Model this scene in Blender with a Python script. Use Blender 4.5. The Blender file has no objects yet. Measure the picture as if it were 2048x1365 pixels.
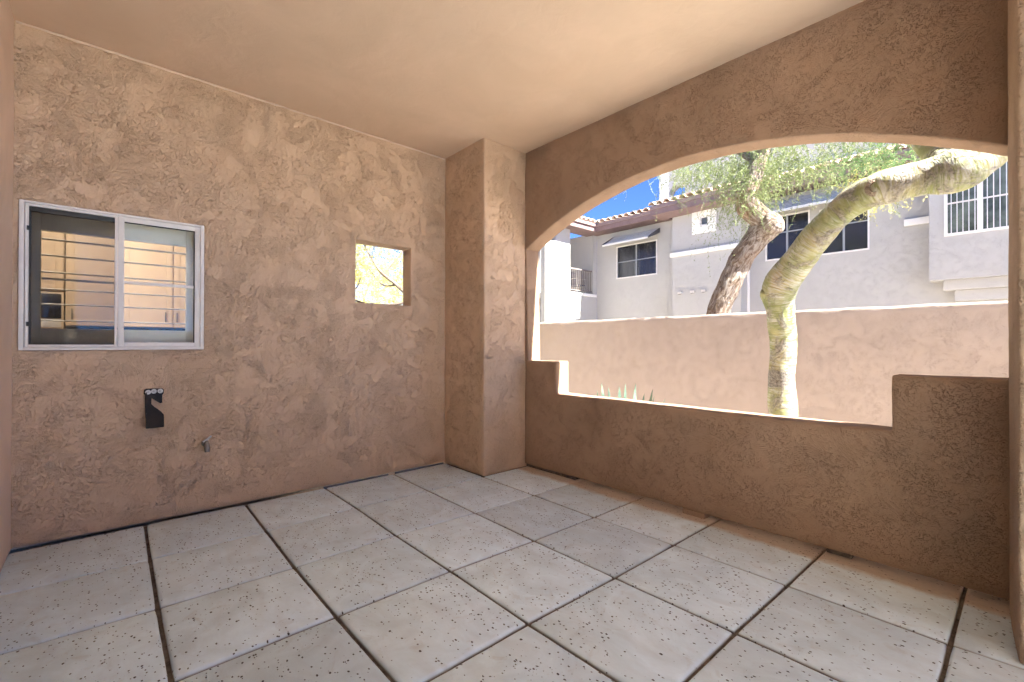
import bpy, bmesh, math, random
import numpy as np
from mathutils import Vector, Matrix, noise

random.seed(7)
rng = np.random.default_rng(11)
sc = bpy.context.scene
C = sc.collection

# ------------------------------------------------------------------ camera
cam_d = bpy.data.cameras.new("camera")
cam = bpy.data.objects.new("camera", cam_d)
C.objects.link(cam)
cam_d.sensor_width = 36
cam_d.lens = 36 * 913.33 / 2048
cam_d.clip_start = 0.02
cam_d.clip_end = 2000
cam_d.shift_y = 1.77 / 2048
R_ = Vector((0.66741, 0.74468, 0.0016)).normalized()
F_ = Vector((-0.74467, 0.66740, 0.0047)).normalized()
U_ = R_.cross(F_).normalized()
R_ = F_.cross(U_).normalized()
M = Matrix(((R_.x, U_.x, -F_.x, 3.2565), (R_.y, U_.y, -F_.y, -2.5773), (R_.z, U_.z, -F_.z, 1.2), (0, 0, 0, 1)))
cam.matrix_world = M
sc.camera = cam

# ------------------------------------------------------------------ light and exposure
sun_dir = Vector((0.85, 0.082, 1.0)).normalized()
elev = math.asin(sun_dir.z)
azim = math.atan2(sun_dir.x, sun_dir.y)
w = bpy.data.worlds.new("World")
sc.world = w
w.use_nodes = True
wn = w.node_tree
wn.nodes.clear()
sky = wn.nodes.new("ShaderNodeTexSky")
sky.sky_type = 'NISHITA'
sky.sun_disc = False
sky.sun_elevation = elev
sky.sun_rotation = azim
sky.air_density = 0.2
sky.dust_density = 0.0
sky.ozone_density = 10.0
bg = wn.nodes.new("ShaderNodeBackground")
bg.inputs[1].default_value = 0.105
wo = wn.nodes.new("ShaderNodeOutputWorld")
wn.links.new(sky.outputs[0], bg.inputs[0])
wn.links.new(bg.outputs[0], wo.inputs[0])
sun_d = bpy.data.lights.new("sun", 'SUN')
sun_d.energy = 5.0
sun_d.angle = math.radians(0.5)
sun_d.color = (1.0, 0.985, 0.925)
sun = bpy.data.objects.new("sun", sun_d)
sun.rotation_euler = sun_dir.to_track_quat('Z', 'Y').to_euler()
C.objects.link(sun)
sc.view_settings.view_transform = 'Standard'
sc.view_settings.look = 'None'
sc.view_settings.gamma = 1
sc.view_settings.use_curve_mapping = False
sc.view_settings.exposure = 3.06
cy = sc.cycles
cy.max_bounces = 9
cy.diffuse_bounces = 7
cy.transparent_max_bounces = 12
cy.use_denoising = True
cy.sample_clamp_indirect = 8
cy.use_adaptive_sampling = True
cy.adaptive_threshold = 0.05

# ------------------------------------------------------------------ materials
class NT:
    def __init__(s, name):
        s.m = bpy.data.materials.new(name)
        s.m.use_nodes = True
        s.t = s.m.node_tree
        s.b = s.t.nodes["Principled BSDF"]
        s.out = s.t.nodes["Material Output"]
    def n(s, typ, **kw):
        nd = s.t.nodes.new("ShaderNode" + typ)
        for k, v in kw.items():
            setattr(nd, k, v)
        return nd
    def put(s, sock, v):
        if isinstance(v, bpy.types.NodeSocket):
            s.t.links.new(v, sock)
        else:
            sock.default_value = v
    def math(s, op, a, b=0.0, c=None, clamp=False):
        nd = s.n("Math", operation=op, use_clamp=clamp)
        s.put(nd.inputs[0], a); s.put(nd.inputs[1], b)
        if c is not None: s.put(nd.inputs[2], c)
        return nd.outputs[0]
    def vmath(s, op, a, b=(0, 0, 0)):
        nd = s.n("VectorMath", operation=op)
        s.put(nd.inputs[0], a); s.put(nd.inputs[1], b)
        return nd.outputs[0] if op not in ('LENGTH', 'DISTANCE', 'DOT_PRODUCT') else nd.outputs[1]
    def noise(s, vec, scale, detail=3, rough=0.5, dist=0.0, typ='FBM'):
        nd = s.n("TexNoise", noise_type=typ)
        s.put(nd.inputs["Vector"], vec)
        nd.inputs["Scale"].default_value = scale
        nd.inputs["Detail"].default_value = detail
        nd.inputs["Roughness"].default_value = rough
        nd.inputs["Distortion"].default_value = dist
        return nd.outputs[0]
    def vor(s, vec, scale, feature='F1', rand=1.0):
        nd = s.n("TexVoronoi", feature=feature)
        s.put(nd.inputs["Vector"], vec)
        nd.inputs["Scale"].default_value = scale
        nd.inputs["Randomness"].default_value = rand
        return nd
    def ramp(s, fac, stops):
        nd = s.n("ValToRGB")
        s.put(nd.inputs[0], fac)
        e = nd.color_ramp.elements
        while len(e) < len(stops): e.new(0.5)
        for el, (p, c) in zip(e, stops):
            el.position = p
            el.color = (c, c, c, 1) if not isinstance(c, tuple) else (*c, 1)
        return nd.outputs[0]
    def mix(s, fac, a, b, blend='MIX'):
        nd = s.n("Mix", data_type='RGBA', blend_type=blend)
        s.put(nd.inputs[0], fac)
        for sock, v in ((nd.inputs[6], a), (nd.inputs[7], b)):
            s.put(sock, (*v, 1) if isinstance(v, tuple) else v)
        return nd.outputs[2]
    def scale(s, vec, xyz):
        return s.vmath('MULTIPLY', vec, xyz)
    def bump(s, h, dist, strength=1.0, normal=None):
        nd = s.n("Bump")
        nd.inputs["Strength"].default_value = strength
        nd.inputs["Distance"].default_value = dist
        s.put(nd.inputs["Height"], h)
        if normal is not None: s.put(nd.inputs["Normal"], normal)
        return nd.outputs[0]
    def pos(s):
        return s.n("NewGeometry").outputs["Position"]
    def fin(s, col, rough=0.85, normal=None, spec=0.25):
        s.put(s.b.inputs["Base Color"], (*col, 1) if isinstance(col, tuple) else col)
        s.put(s.b.inputs["Roughness"], rough)
        s.b.inputs["Specular IOR Level"].default_value = spec
        if normal is not None: s.put(s.b.inputs["Normal"], normal)
        return s.m

def stucco(name, base, axis='X', depth=0.006, tone=0.12, fine=1.0, strokes=1.0, smooth=False, chip_dark=0.25):
    """hand troweled stucco: arcs of trowel strokes, torn chips, pits and hairline cracks"""
    t = NT(name)
    P = t.pos()
    warp = t.n("TexNoise"); t.put(warp.inputs["Vector"], P); warp.inputs["Scale"].default_value = 2.2
    warp.inputs["Detail"].default_value = 2
    Pw = t.vmath('ADD', P, t.scale(t.vmath('SUBTRACT', warp.outputs[1], (0.5, 0.5, 0.5)), (0.28, 0.28, 0.28)))
    b = base
    big = t.ramp(t.noise(P, 1.5, 3, 0.6, 0.7), [(0.3, 0.0), (0.7, 1.0)])
    lo = (b[0] * (1 - tone), b[1] * (1 - tone * 1.1), b[2] * (1 - tone * 1.2))
    hi = (b[0] * (1 + tone * .8), b[1] * (1 + tone * .8), b[2] * (1 + tone))
    col = t.mix(big, lo, hi)
    und = t.noise(P, 8, 3, 0.55, 0.6)
    grain = t.noise(P, 150, 3, 0.7)
    if smooth:
        h = t.math('ADD', t.math('MULTIPLY', und, 1.0), t.math('MULTIPLY', grain, 0.12))
        return t.fin(col, 0.9, t.bump(h, depth), 0.15)
    # trowel arcs: rings of ridges round a random centre in every cell
    v = t.vor(Pw, 3.6)
    off = t.vmath('SUBTRACT', v.outputs["Color"], (0.5, 0.5, 0.5))
    loc = t.vmath('SUBTRACT', Pw, v.outputs["Position"])
    rad = t.vmath('LENGTH', t.vmath('ADD', loc, t.scale(off, (0.6, 0.6, 0.6))))
    cell = t.n("SeparateColor"); t.put(cell.inputs[0], v.outputs["Color"])
    comb = t.n("CombineXYZ")
    t.put(comb.inputs[0], t.math('MULTIPLY', rad, 150.0))
    t.put(comb.inputs[1], t.math('MULTIPLY_ADD', cell.outputs[0], 40.0, t.math('MULTIPLY', und, 6.0)))
    arcs = t.noise(comb.outputs[0], 1.0, 3, 0.7)
    amask = t.ramp(t.noise(P, 4.3, 2, 0.6, 0.6), [(0.42, 0.0), (0.58, 1.0)])
    arcs = t.math('MULTIPLY', t.math('SUBTRACT', arcs, 0.5), amask)
    # torn chips
    rid = t.noise(t.vmath('ADD', P, t.scale(warp.outputs[1], (0.1, 0.1, 0.1))), 84, 4, 0.72, 1.3)
    chips = t.ramp(rid, [(0.36, 0.0), (0.47, 0.9), (0.6, 1.0)])
    cmask = t.ramp(t.noise(P, 6.5, 3, 0.6, 0.8), [(0.40, 0.2), (0.58, 1.0)])
    chips = t.math('MULTIPLY', t.math('SUBTRACT', chips, 1.0), cmask)
    h = t.math('MULTIPLY', arcs, 1.3 * strokes)
    h = t.math('ADD', h, t.math('MULTIPLY', chips, 0.55 * fine))
    h = t.math('ADD', h, t.math('MULTIPLY', grain, 0.16))
    h = t.math('ADD', h, t.math('MULTIPLY', und, 0.10))
    mid = t.ramp(und, [(0.35, 0.0), (0.65, 1.0)])
    col = t.mix(t.math('MULTIPLY', mid, tone * 2.0), col, (b[0] * 0.95, b[1] * 0.90, b[2] * 0.86))
    d = t.math('MULTIPLY', chips, -chip_dark * fine, clamp=True)  # torn chips get a darker tone of the base colour
    col = t.mix(d, col, (b[0] * .42, b[1] * .36, b[2] * .32))
    return t.fin(col, 0.9, t.bump(h, depth), 0.15)

PORCH = (0.63, 0.45, 0.308)
M_left = stucco("left wall stucco", PORCH, depth=0.0115, chip_dark=0.38, tone=0.06, strokes=0.8)
M_arch = stucco("arch wall stucco", (0.355, 0.238, 0.160), depth=0.012, fine=0.6, strokes=0.5, tone=0.14, chip_dark=0.3)  # same paint as the left wall, darkened here for its shade
M_back = stucco("back wall stucco", (0.68, 0.52, 0.40), depth=0.004, fine=0.3, strokes=0.2, smooth=True)
M_endp = stucco("end pillar stucco", (0.42, 0.30, 0.21), depth=0.014, strokes=0.3, chip_dark=0.35)  # pillar paint darkened, the shade of its front put into the colour
M_pillar = stucco("pillar stucco", PORCH, depth=0.014, strokes=0.3, chip_dark=0.35)
M_ceil = stucco("ceiling stucco", (0.63, 0.46, 0.33), depth=0.004, fine=0.05, strokes=0.1, smooth=True, tone=0.06, chip_dark=0.0)
M_garden = stucco("garden wall stucco", (0.40, 0.32, 0.27), depth=0.008, fine=0.6, tone=0.045, chip_dark=0.2, strokes=0.5)
M_cream = stucco("cream stucco", (0.455, 0.443, 0.428), depth=0.007, fine=0.7, strokes=0.2, tone=0.025, chip_dark=0.2)
M_white = stucco("white trim stucco", (0.80, 0.78, 0.75), depth=0.005, fine=0.3, strokes=0.1, tone=0.03, chip_dark=0.1)

def plain(name, col, rough=0.6, spec=0.4, metal=0.0, var=0.08, sc_=12, bump=0.0008):
    t = NT(name)
    P = t.pos()
    n1 = t.noise(P, sc_, 4, 0.6)
    c = t.mix(t.ramp(n1, [(0.3, 0.0), (0.7, 1.0)]), tuple(x * (1 - var) for x in col), tuple(min(1, x * (1 + var)) for x in col))
    t.b.inputs["Metallic"].default_value = metal
    return t.fin(c, rough, t.bump(t.noise(P, sc_ * 8, 3), bump), spec)

M_frame = plain("white vinyl frame", (0.74, 0.70, 0.66), 0.45, 0.5, var=0.05)
M_gasket = plain("dark gasket", (0.04, 0.04, 0.04), 0.6)
M_shutter = plain("painted shutter", (0.72, 0.70, 0.66), 0.45, 0.4, var=0.03)
M_cab = plain("cabinet paint", (0.62, 0.50, 0.37), 0.5, 0.4, var=0.04)
M_kwall = plain("kitchen wall paint", (0.6, 0.52, 0.42), 0.8, 0.2)
M_black = plain("black steel", (0.013, 0.010, 0.009), 0.55, 0.25, var=0.3, sc_=30)
M_micro = plain("black appliance", (0.012, 0.012, 0.013), 0.25, 0.5)
M_steel = plain("galvanised steel", (0.5, 0.5, 0.49), 0.4, 0.5, metal=0.7, sc_=60)
M_washer = plain("zinc washer", (0.62, 0.62, 0.6), 0.45, 0.5, metal=0.2, sc_=80)
M_brass = plain("dull brass", (0.24, 0.22, 0.18), 0.38, 0.5, metal=0.8, sc_=60)
M_fascia = plain("brown fascia paint", (0.20, 0.135, 0.13), 0.6, 0.3, var=0.12, sc_=5)
M_fascia_l = plain("brown gutter paint", (0.25, 0.18, 0.17), 0.5, 0.3, var=0.1, sc_=5)
M_rail = plain("railing paint", (0.17, 0.14, 0.13), 0.5, 0.4)
M_awn = plain("awning aluminium", (0.62, 0.61, 0.58), 0.45, 0.4, var=0.05)
M_awn_d = plain("awning gap shade", (0.10, 0.10, 0.11), 0.5, 0.4, var=0.05)
M_wframe = plain("bronze frame", (0.72, 0.70, 0.68), 0.5, 0.4)
M_mull = plain("grey mullion", (0.30, 0.31, 0.34), 0.5, 0.4)
M_chairf = plain("blue chair fabric", (0.07, 0.09, 0.15), 0.8, 0.2)
M_kdark = plain("dark backsplash tile", (0.02, 0.016, 0.014), 0.9, 0.05)
M_slab = plain("mortar bed", (0.16, 0.13, 0.105), 0.95, 0.1, var=0.5, sc_=25, bump=0.004)
M_concrete = plain("sunlit concrete", (0.55, 0.52, 0.47), 0.9, 0.15, var=0.12, sc_=3, bump=0.002)
M_vent = plain("vent cover", (0.62, 0.58, 0.54), 0.6)
M_caulk = plain("foam strip", (0.10, 0.12, 0.16), 0.8)

def glass(name, tint, refl=0.08, alpha=0.0, rough=0.02):
    t = NT(name)
    tr = t.n("BsdfTransparent"); tr.inputs[0].default_value = (*tint, 1)
    gl = t.n("BsdfGlossy"); gl.inputs["Roughness"].default_value = rough
    gl.inputs[0].default_value = (0.9, 0.93, 0.95, 1)
    fr = t.n("Fresnel"); fr.inputs[0].default_value = 1.28
    wv = t.noise(t.pos(), 2.5, 2)
    t.put(gl.inputs["Normal"], t.bump(wv, 0.0006))
    mx = t.n("MixShader")
    t.put(mx.inputs[0], t.math('ADD', fr.outputs[0], refl, clamp=True))
    t.t.links.new(tr.outputs[0], mx.inputs[1]); t.t.links.new(gl.outputs[0], mx.inputs[2])
    t.t.links.new(mx.outputs[0], t.out.inputs[0])
    return t.m
M_glass = glass("window glass", (0.93, 0.95, 0.94), 0.0)
M_screen = glass("solar screen over glass", (0.62, 0.61, 0.59), 0.0, rough=0.03)
M_dark = plain("dark screened glass", (0.10, 0.11, 0.12), 0.3, 0.5, var=0.25, sc_=1.2)
def screened():
    t = NT("screened window glass")
    tr = t.n("BsdfTransparent"); tr.inputs[0].default_value = (0.62, 0.62, 0.64, 1)
    df = t.n("BsdfDiffuse"); df.inputs[0].default_value = (0.07, 0.066, 0.066, 1)
    gl = t.n("BsdfGlossy"); gl.inputs["Roughness"].default_value = 0.12; gl.inputs[0].default_value = (0.7, 0.75, 0.85, 1)
    a = t.n("MixShader"); a.inputs[0].default_value = 0.36
    t.t.links.new(tr.outputs[0], a.inputs[1]); t.t.links.new(df.outputs[0], a.inputs[2])
    b = t.n("MixShader"); b.inputs[0].default_value = 0.03
    t.t.links.new(a.outputs[0], b.inputs[1]); t.t.links.new(gl.outputs[0], b.inputs[2])
    t.t.links.new(b.outputs[0], t.out.inputs[0])
    return t.m
M_screened = screened()
M_curtain = plain("pale curtain", (0.62, 0.63, 0.66), 0.85, 0.1)

def paver_mat():
    t = NT("pitted travertine paver")
    P = t.pos()
    oi = t.n("ObjectInfo")
    Pz = t.scale(P, (1.0, 1.45, 1.0))
    jit = t.n("TexNoise"); t.put(jit.inputs["Vector"], P); jit.inputs["Scale"].default_value = 60
    Pj = t.vmath('ADD', Pz, t.scale(jit.outputs[1], (0.012, 0.012, 0.0)))
    v = t.vor(Pj, 52)
    sepc = t.n("SeparateColor"); t.put(sepc.inputs[0], v.outputs["Color"])
    size = t.math('MULTIPLY', sepc.outputs[0], 0.36)
    inside = t.math('SUBTRACT', size, v.outputs["Distance"])
    pit = t.math('MULTIPLY', inside, 14.0, clamp=True)
    dens = t.ramp(t.noise(P, 2.6, 3, 0.6), [(0.40, 0.0), (0.62, 1.0)])
    keep = t.math('GREATER_THAN', t.math('ADD', sepc.outputs[1], t.math('MULTIPLY', dens, 0.62)), 0.68)
    pit = t.math('MULTIPLY', pit, keep)
    # keep the pits off the pressed borders: fade with a per tile noise
    cloud = t.ramp(t.noise(P, 3.4, 5, 0.62, 1.2), [(0.3, 0.0), (0.7, 1.0)])
    base = t.mix(cloud, (0.58, 0.69, 0.75), (0.76, 0.89, 0.97))
    streak = t.ramp(t.noise(t.scale(P, (2.0, 7.0, 1)), 1.6, 4, 0.6, 0.6), [(0.42, 0.0), (0.72, 1.0)])
    base = t.mix(t.math('MULTIPLY', streak, 0.22), base, (0.47, 0.46, 0.44))
    stain = t.ramp(t.noise(P, 8, 4, 0.65, 1.5), [(0.58, 0.0), (0.74, 1.0)])
    base = t.mix(t.math('MULTIPLY', stain, 0.35), base, (0.42, 0.40, 0.36))
    tint = t.math('MULTIPLY_ADD', oi.outputs["Random"], 0.2, 0.86)
    tc = t.n("CombineColor")
    for i in range(3): t.put(tc.inputs[i], tint)
    base = t.mix(1.0, base, tc.outputs[0], 'MULTIPLY')
    # rubbed soil on the flanks and in the joints
    z = t.n("SeparateXYZ"); t.put(z.inputs[0], P)
    flank = t.ramp(t.math('ADD', t.math('MULTIPLY', z.outputs[2], 60.0), 1.0), [(0.1, 1.0), (0.6, 0.0)])
    base = t.mix(flank, base, (0.24, 0.205, 0.165))
    bounce_edge = t.math('ADD', z.outputs[1], t.math('MULTIPLY', t.noise(P, 6, 5, 0.7), 0.14))  # peach band at the arch wall foot: light bounced through the gap, painted in
    bounce_band = t.ramp(bounce_edge, [(0.44, 0.0), (0.50, 1.0)])
    base = t.mix(t.math('MULTIPLY', bounce_band, 0.8), base, t.mix(t.noise(P, 30, 4, 0.7), (0.30, 0.20, 0.13), (0.60, 0.43, 0.30)))
    col = t.mix(t.math('MULTIPLY', pit, 0.95), base, (0.05, 0.042, 0.036))
    h = t.math('MULTIPLY', pit, -1.0)
    h = t.math('ADD', h, t.math('MULTIPLY', t.noise(P, 90, 4, 0.6), 0.25))
    h = t.math('ADD', h, t.math('MULTIPLY', t.noise(P, 14, 3, 0.5), 0.6))
    return t.fin(col, t.math('MULTIPLY_ADD', cloud, 0.15, 0.55), t.bump(h, 0.0025), 0.3)
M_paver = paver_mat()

def ground_mat():
    t = NT("decomposed granite")
    P = t.pos()
    c = t.ramp(t.noise(P, 26, 6, 0.75), [(0.3, (0.38, 0.31, 0.25)), (0.5, (0.56, 0.49, 0.42)), (0.75, (0.70, 0.64, 0.57))])
    v = t.vor(P, 60)
    return t.fin(c, 0.95, t.bump(t.math('ADD', v.outputs["Distance"], t.noise(P, 30, 5)), 0.02), 0.1)
M_ground = ground_mat()

def tile_mat():
    t = NT("faded roof clay")
    P = t.pos()
    oi = t.n("ObjectInfo")
    c = t.ramp(oi.outputs["Random"], [(0.0, (0.50, 0.34, 0.27)), (0.5, (0.60, 0.46, 0.38)), (1.0, (0.66, 0.56, 0.48))])
    c = t.mix(t.ramp(t.noise(P, 14, 4, 0.7), [(0.45, 0.0), (0.7, 0.5)]), c, (0.36, 0.27, 0.22))
    return t.fin(c, 0.85, t.bump(t.noise(P, 70, 3), 0.004), 0.2)
M_tile = tile_mat()

def bark_green():
    t = NT("smooth green yellow bark")
    uv = t.n("UVMap"); uv.uv_map = "UVMap"
    U = uv.outputs[0]
    P = t.pos()
    wr = t.vmath('ADD', t.scale(U, (4.0, 58.0, 0)), t.scale(P, (2.0, 2.0, 6.0)))
    ring = t.noise(wr, 1.0, 4, 0.65, 0.9)
    rmask = t.ramp(t.noise(P, 7, 3, 0.6, 0.4), [(0.36, 0.0), (0.6, 1.0)])
    base = t.ramp(t.noise(P, 3.4, 3, 0.55, 0.5), [(0.28, (0.17, 0.205, 0.065)), (0.45, (0.27, 0.285, 0.11)), (0.6, (0.40, 0.36, 0.18)), (0.78, (0.40, 0.29, 0.18))])
    pale = t.ramp(ring, [(0.42, 0.0), (0.56, 1.0)])
    c = t.mix(t.math('MULTIPLY', t.math('MULTIPLY', pale, rmask), 0.85), base, (0.54, 0.52, 0.45))
    grey = t.ramp(t.noise(P, 5.2, 5, 0.7, 1.0), [(0.52, 0.0), (0.62, 1.0)])
    c = t.mix(t.math('MULTIPLY', grey, 0.85), c, t.ramp(t.noise(P, 60, 4, 0.7), [(0.35, (0.13, 0.11, 0.09)), (0.6, (0.42, 0.38, 0.33))]))
    sx = t.n("SeparateXYZ"); t.put(sx.inputs[0], U)
    vv = t.math('ADD', sx.outputs[1], t.math('MULTIPLY', t.noise(P, 9, 4, 0.7), 0.16))
    patch = t.ramp(t.math('ABSOLUTE', t.math('SUBTRACT', vv, 1.20)), [(0.055, 1.0), (0.085, 0.0)])
    c = t.mix(t.math('MULTIPLY', patch, 0.9), c, t.ramp(t.noise(P, 75, 4, 0.75), [(0.38, (0.10, 0.085, 0.075)), (0.6, (0.34, 0.31, 0.28))]))
    line = t.ramp(ring, [(0.31, 1.0), (0.38, 0.0)])
    c = t.mix(t.math('MULTIPLY', line, 0.6), c, (0.17, 0.14, 0.07))
    h = t.math('ADD', t.math('MULTIPLY', ring, 1.0), t.math('MULTIPLY', t.math('MULTIPLY', grey, t.noise(P, 55, 5, 0.7)), 1.4))
    return t.fin(c, 0.6, t.bump(h, 0.012), 0.3)
M_barkg = bark_green()

def bark_rough():
    t = NT("fissured brown bark")
    uv = t.n("UVMap"); uv.uv_map = "UVMap"
    U = uv.outputs[0]
    P = t.pos()
    vec = t.vmath('ADD', t.scale(U, (17.0, 5.0, 0)), t.scale(P, (2, 2, 2)))
    f = t.noise(vec, 1.0, 6, 0.7, 1.6)
    c = t.ramp(f, [(0.32, (0.035, 0.024, 0.017)), (0.46, (0.19, 0.14, 0.105)), (0.58, (0.35, 0.30, 0.255)), (0.75, (0.44, 0.41, 0.37))])
    c = t.mix(t.ramp(t.noise(P, 2.5, 3), [(0.45, 0.0), (0.65, 0.5)]), c, (0.28, 0.16, 0.08))
    return t.fin(c, 0.9, t.bump(f, 0.05), 0.15)
M_barkr = bark_rough()

def cut_wood():
    t = NT("weathered cut wood")
    P = t.pos()
    return t.fin(t.ramp(t.noise(P, 22, 5, 0.7, 1.5), [(0.3, (0.10, 0.075, 0.055)), (0.5, (0.30, 0.24, 0.18)), (0.7, (0.45, 0.38, 0.3))]), 0.9, t.bump(t.noise(P, 60, 4), 0.02), 0.1)
M_cut = cut_wood()

def leaf_mat(name, a, b, c3, trans=0.35):
    t = NT(name)
    P = t.pos()
    col = t.ramp(t.noise(P, 5.5, 4, 0.7), [(0.3, a), (0.5, b), (0.72, c3)])
    t.fin(col, 0.6, None, 0.2)
    tl = t.n("BsdfTranslucent"); t.put(tl.inputs[0], col)
    mx = t.n("MixShader"); mx.inputs[0].default_value = trans
    t.t.links.new(t.b.outputs[0], mx.inputs[1]); t.t.links.new(tl.outputs[0], mx.inputs[2])
    t.t.links.new(mx.outputs[0], t.out.inputs[0])
    return t.m
M_leaf = leaf_mat("palo verde twigs", (0.13, 0.16, 0.06), (0.22, 0.26, 0.11), (0.33, 0.36, 0.21))
M_leafy = leaf_mat("yellow blossom twigs", (0.36, 0.34, 0.10), (0.56, 0.52, 0.20), (0.68, 0.65, 0.36), 0.45)
M_leafb = leaf_mat("bright fresh twigs", (0.10, 0.18, 0.07), (0.15, 0.25, 0.10), (0.22, 0.30, 0.13), 0.45)
M_agave = leaf_mat("agave blade", (0.10, 0.17, 0.13), (0.15, 0.23, 0.17), (0.25, 0.30, 0.19), 0.15)

def emit(name, col, s):
    t = NT(name)
    t.b.inputs["Emission Color"].default_value = (*col, 1)
    t.b.inputs["Emission Strength"].default_value = s
    return t.fin(col, 0.5)
M_lamp = emit("lit lamp globe", (1.0, 0.86, 0.66), 6.0)

# ------------------------------------------------------------------ helpers
def link(name, me, mat, parent=None, loc=None):
    o = bpy.data.objects.new(name, me)
    C.objects.link(o)
    if mat is not None and not me.materials: me.materials.append(mat)
    if parent is not None: o.parent = parent
    if loc is not None: o.location = loc
    return o

def tag(o, label=None, cat=None, kind=None, group=None):
    if label: o["label"] = label
    if cat: o["category"] = cat
    if kind: o["kind"] = kind
    if group: o["group"] = group
    return o

def empty(name, loc=(0, 0, 0)):
    o = bpy.data.objects.new(name, None)
    C.objects.link(o)
    o.location = loc
    o.empty_display_size = 0.1
    return o

def finish(bm, name, smooth=False, sharp=50):
    bmesh.ops.recalc_face_normals(bm, faces=bm.faces[:])
    me = bpy.data.meshes.new(name)
    bm.to_mesh(me)
    bm.free()
    if smooth:
        me.polygons.foreach_set("use_smooth", [True] * len(me.polygons))
        me.set_sharp_from_angle(angle=math.radians(sharp))
    return me

def box_bm(bm, a, b, bev=0.0):
    r = bmesh.ops.create_cube(bm, size=1)
    vs = r["verts"]
    for v in vs:
        v.co = Vector(((a[0] + b[0]) / 2 + v.co.x * (b[0] - a[0]), (a[1] + b[1]) / 2 + v.co.y * (b[1] - a[1]), (a[2] + b[2]) / 2 + v.co.z * (b[2] - a[2])))
    if bev:
        es = list({e for v in vs for e in v.link_edges})
        bmesh.ops.bevel(bm, geom=es, offset=bev, segments=2, affect='EDGES', profile=0.6)
    return bm

def box(name, a, b, mat, parent=None, bev=0.0):
    """box between two world corners; the object's origin sits at its lowest centre"""
    org = Vector(((a[0] + b[0]) / 2, (a[1] + b[1]) / 2, min(a[2], b[2])))
    bm = bmesh.new()
    box_bm(bm, Vector(a) - org, Vector(b) - org, bev)
    me = finish(bm, name, bev > 0)
    base = Vector((0, 0, 0))
    if parent is not None:
        p = parent
        while p is not None:
            base += Vector(p.location); p = p.parent
    return link(name, me, mat, parent, org - base)

def boxes(name, L, mat, parent=None, bev=0.0):
    bm = bmesh.new()
    for a, b in L: box_bm(bm, a, b, bev)
    return link(name, finish(bm, name, bev > 0), mat, parent)

def wob(p, amp=0.004, s=2.6):
    v = noise.noise_vector(Vector(p) * s)
    v2 = noise.noise_vector(Vector(p) * s * 4.1 + Vector((9, 3, 5)))
    return v * amp + v2 * amp * 0.35

def grid_solid(nu, nv, pos, w0, w1, axis, mask=None):
    """solid slab from a (u, v) grid: pos(i, j) -> (u, v); axis 'x' puts u on y, axis 'y' puts u on x"""
    bm = bmesh.new()
    V = {}
    nw = max(1, int(round(abs(w1 - w0) / 0.06)))
    def vert(i, j, k):
        if (i, j, k) not in V:
            u, v = pos(i, j)
            ww = w0 + (w1 - w0) * k / nw
            V[i, j, k] = bm.verts.new((u, ww, v) if axis == 'y' else (ww, u, v))
        return V[i, j, k]
    ok = lambda i, j: 0 <= i < nu and 0 <= j < nv and (mask is None or mask(i, j))
    for i in range(nu):
        for j in range(nv):
            if not ok(i, j): continue
            for k in (0, nw):
                bm.faces.new((vert(i, j, k), vert(i + 1, j, k), vert(i + 1, j + 1, k), vert(i, j + 1, k)))
            for (di, dj, a, b) in ((-1, 0, (0, 0), (0, 1)), (1, 0, (1, 0), (1, 1)), (0, -1, (0, 0), (1, 0)), (0, 1, (0, 1), (1, 1))):
                if ok(i + di, j + dj): continue
                for k in range(nw):
                    bm.faces.new((vert(i + a[0], j + a[1], k), vert(i + b[0], j + b[1], k), vert(i + b[0], j + b[1], k + 1), vert(i + a[0], j + a[1], k + 1)))
    return bm

def soften(bm, amp=0.004, bev=0.014, angle=40):
    bmesh.ops.recalc_face_normals(bm, faces=bm.faces[:])
    es = [e for e in bm.edges if len(e.link_faces) == 2 and e.calc_face_angle(0) > math.radians(angle)]
    if bev:
        bmesh.ops.bevel(bm, geom=es, offset=bev, segments=2, affect='EDGES', profile=0.5, clamp_overlap=True)
    for v in bm.verts: v.co += wob(v.co, amp)
    return bm

def lin(a, b, step):
    n = max(1, int(round((b - a) / step)))
    return [a + (b - a) * i / n for i in range(n + 1)]

def cuts(pts, step):
    out = [pts[0]]
    for a, b in zip(pts, pts[1:]): out += lin(a, b, step)[1:]
    return out

def wall_with_holes(us, vs, holes, w0, w1, axis, step=0.06):
    U = cuts(us, step); Vv = cuts(vs, step)
    def mask(i, j):
        cu = (U[i] + U[i + 1]) / 2; cv = (Vv[j] + Vv[j + 1]) / 2
        return not any(a < cu < b and c < cv < d for a, b, c, d in holes)
    return grid_solid(len(U) - 1, len(Vv) - 1, lambda i, j: (U[i], Vv[j]), w0, w1, axis, mask)

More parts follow.
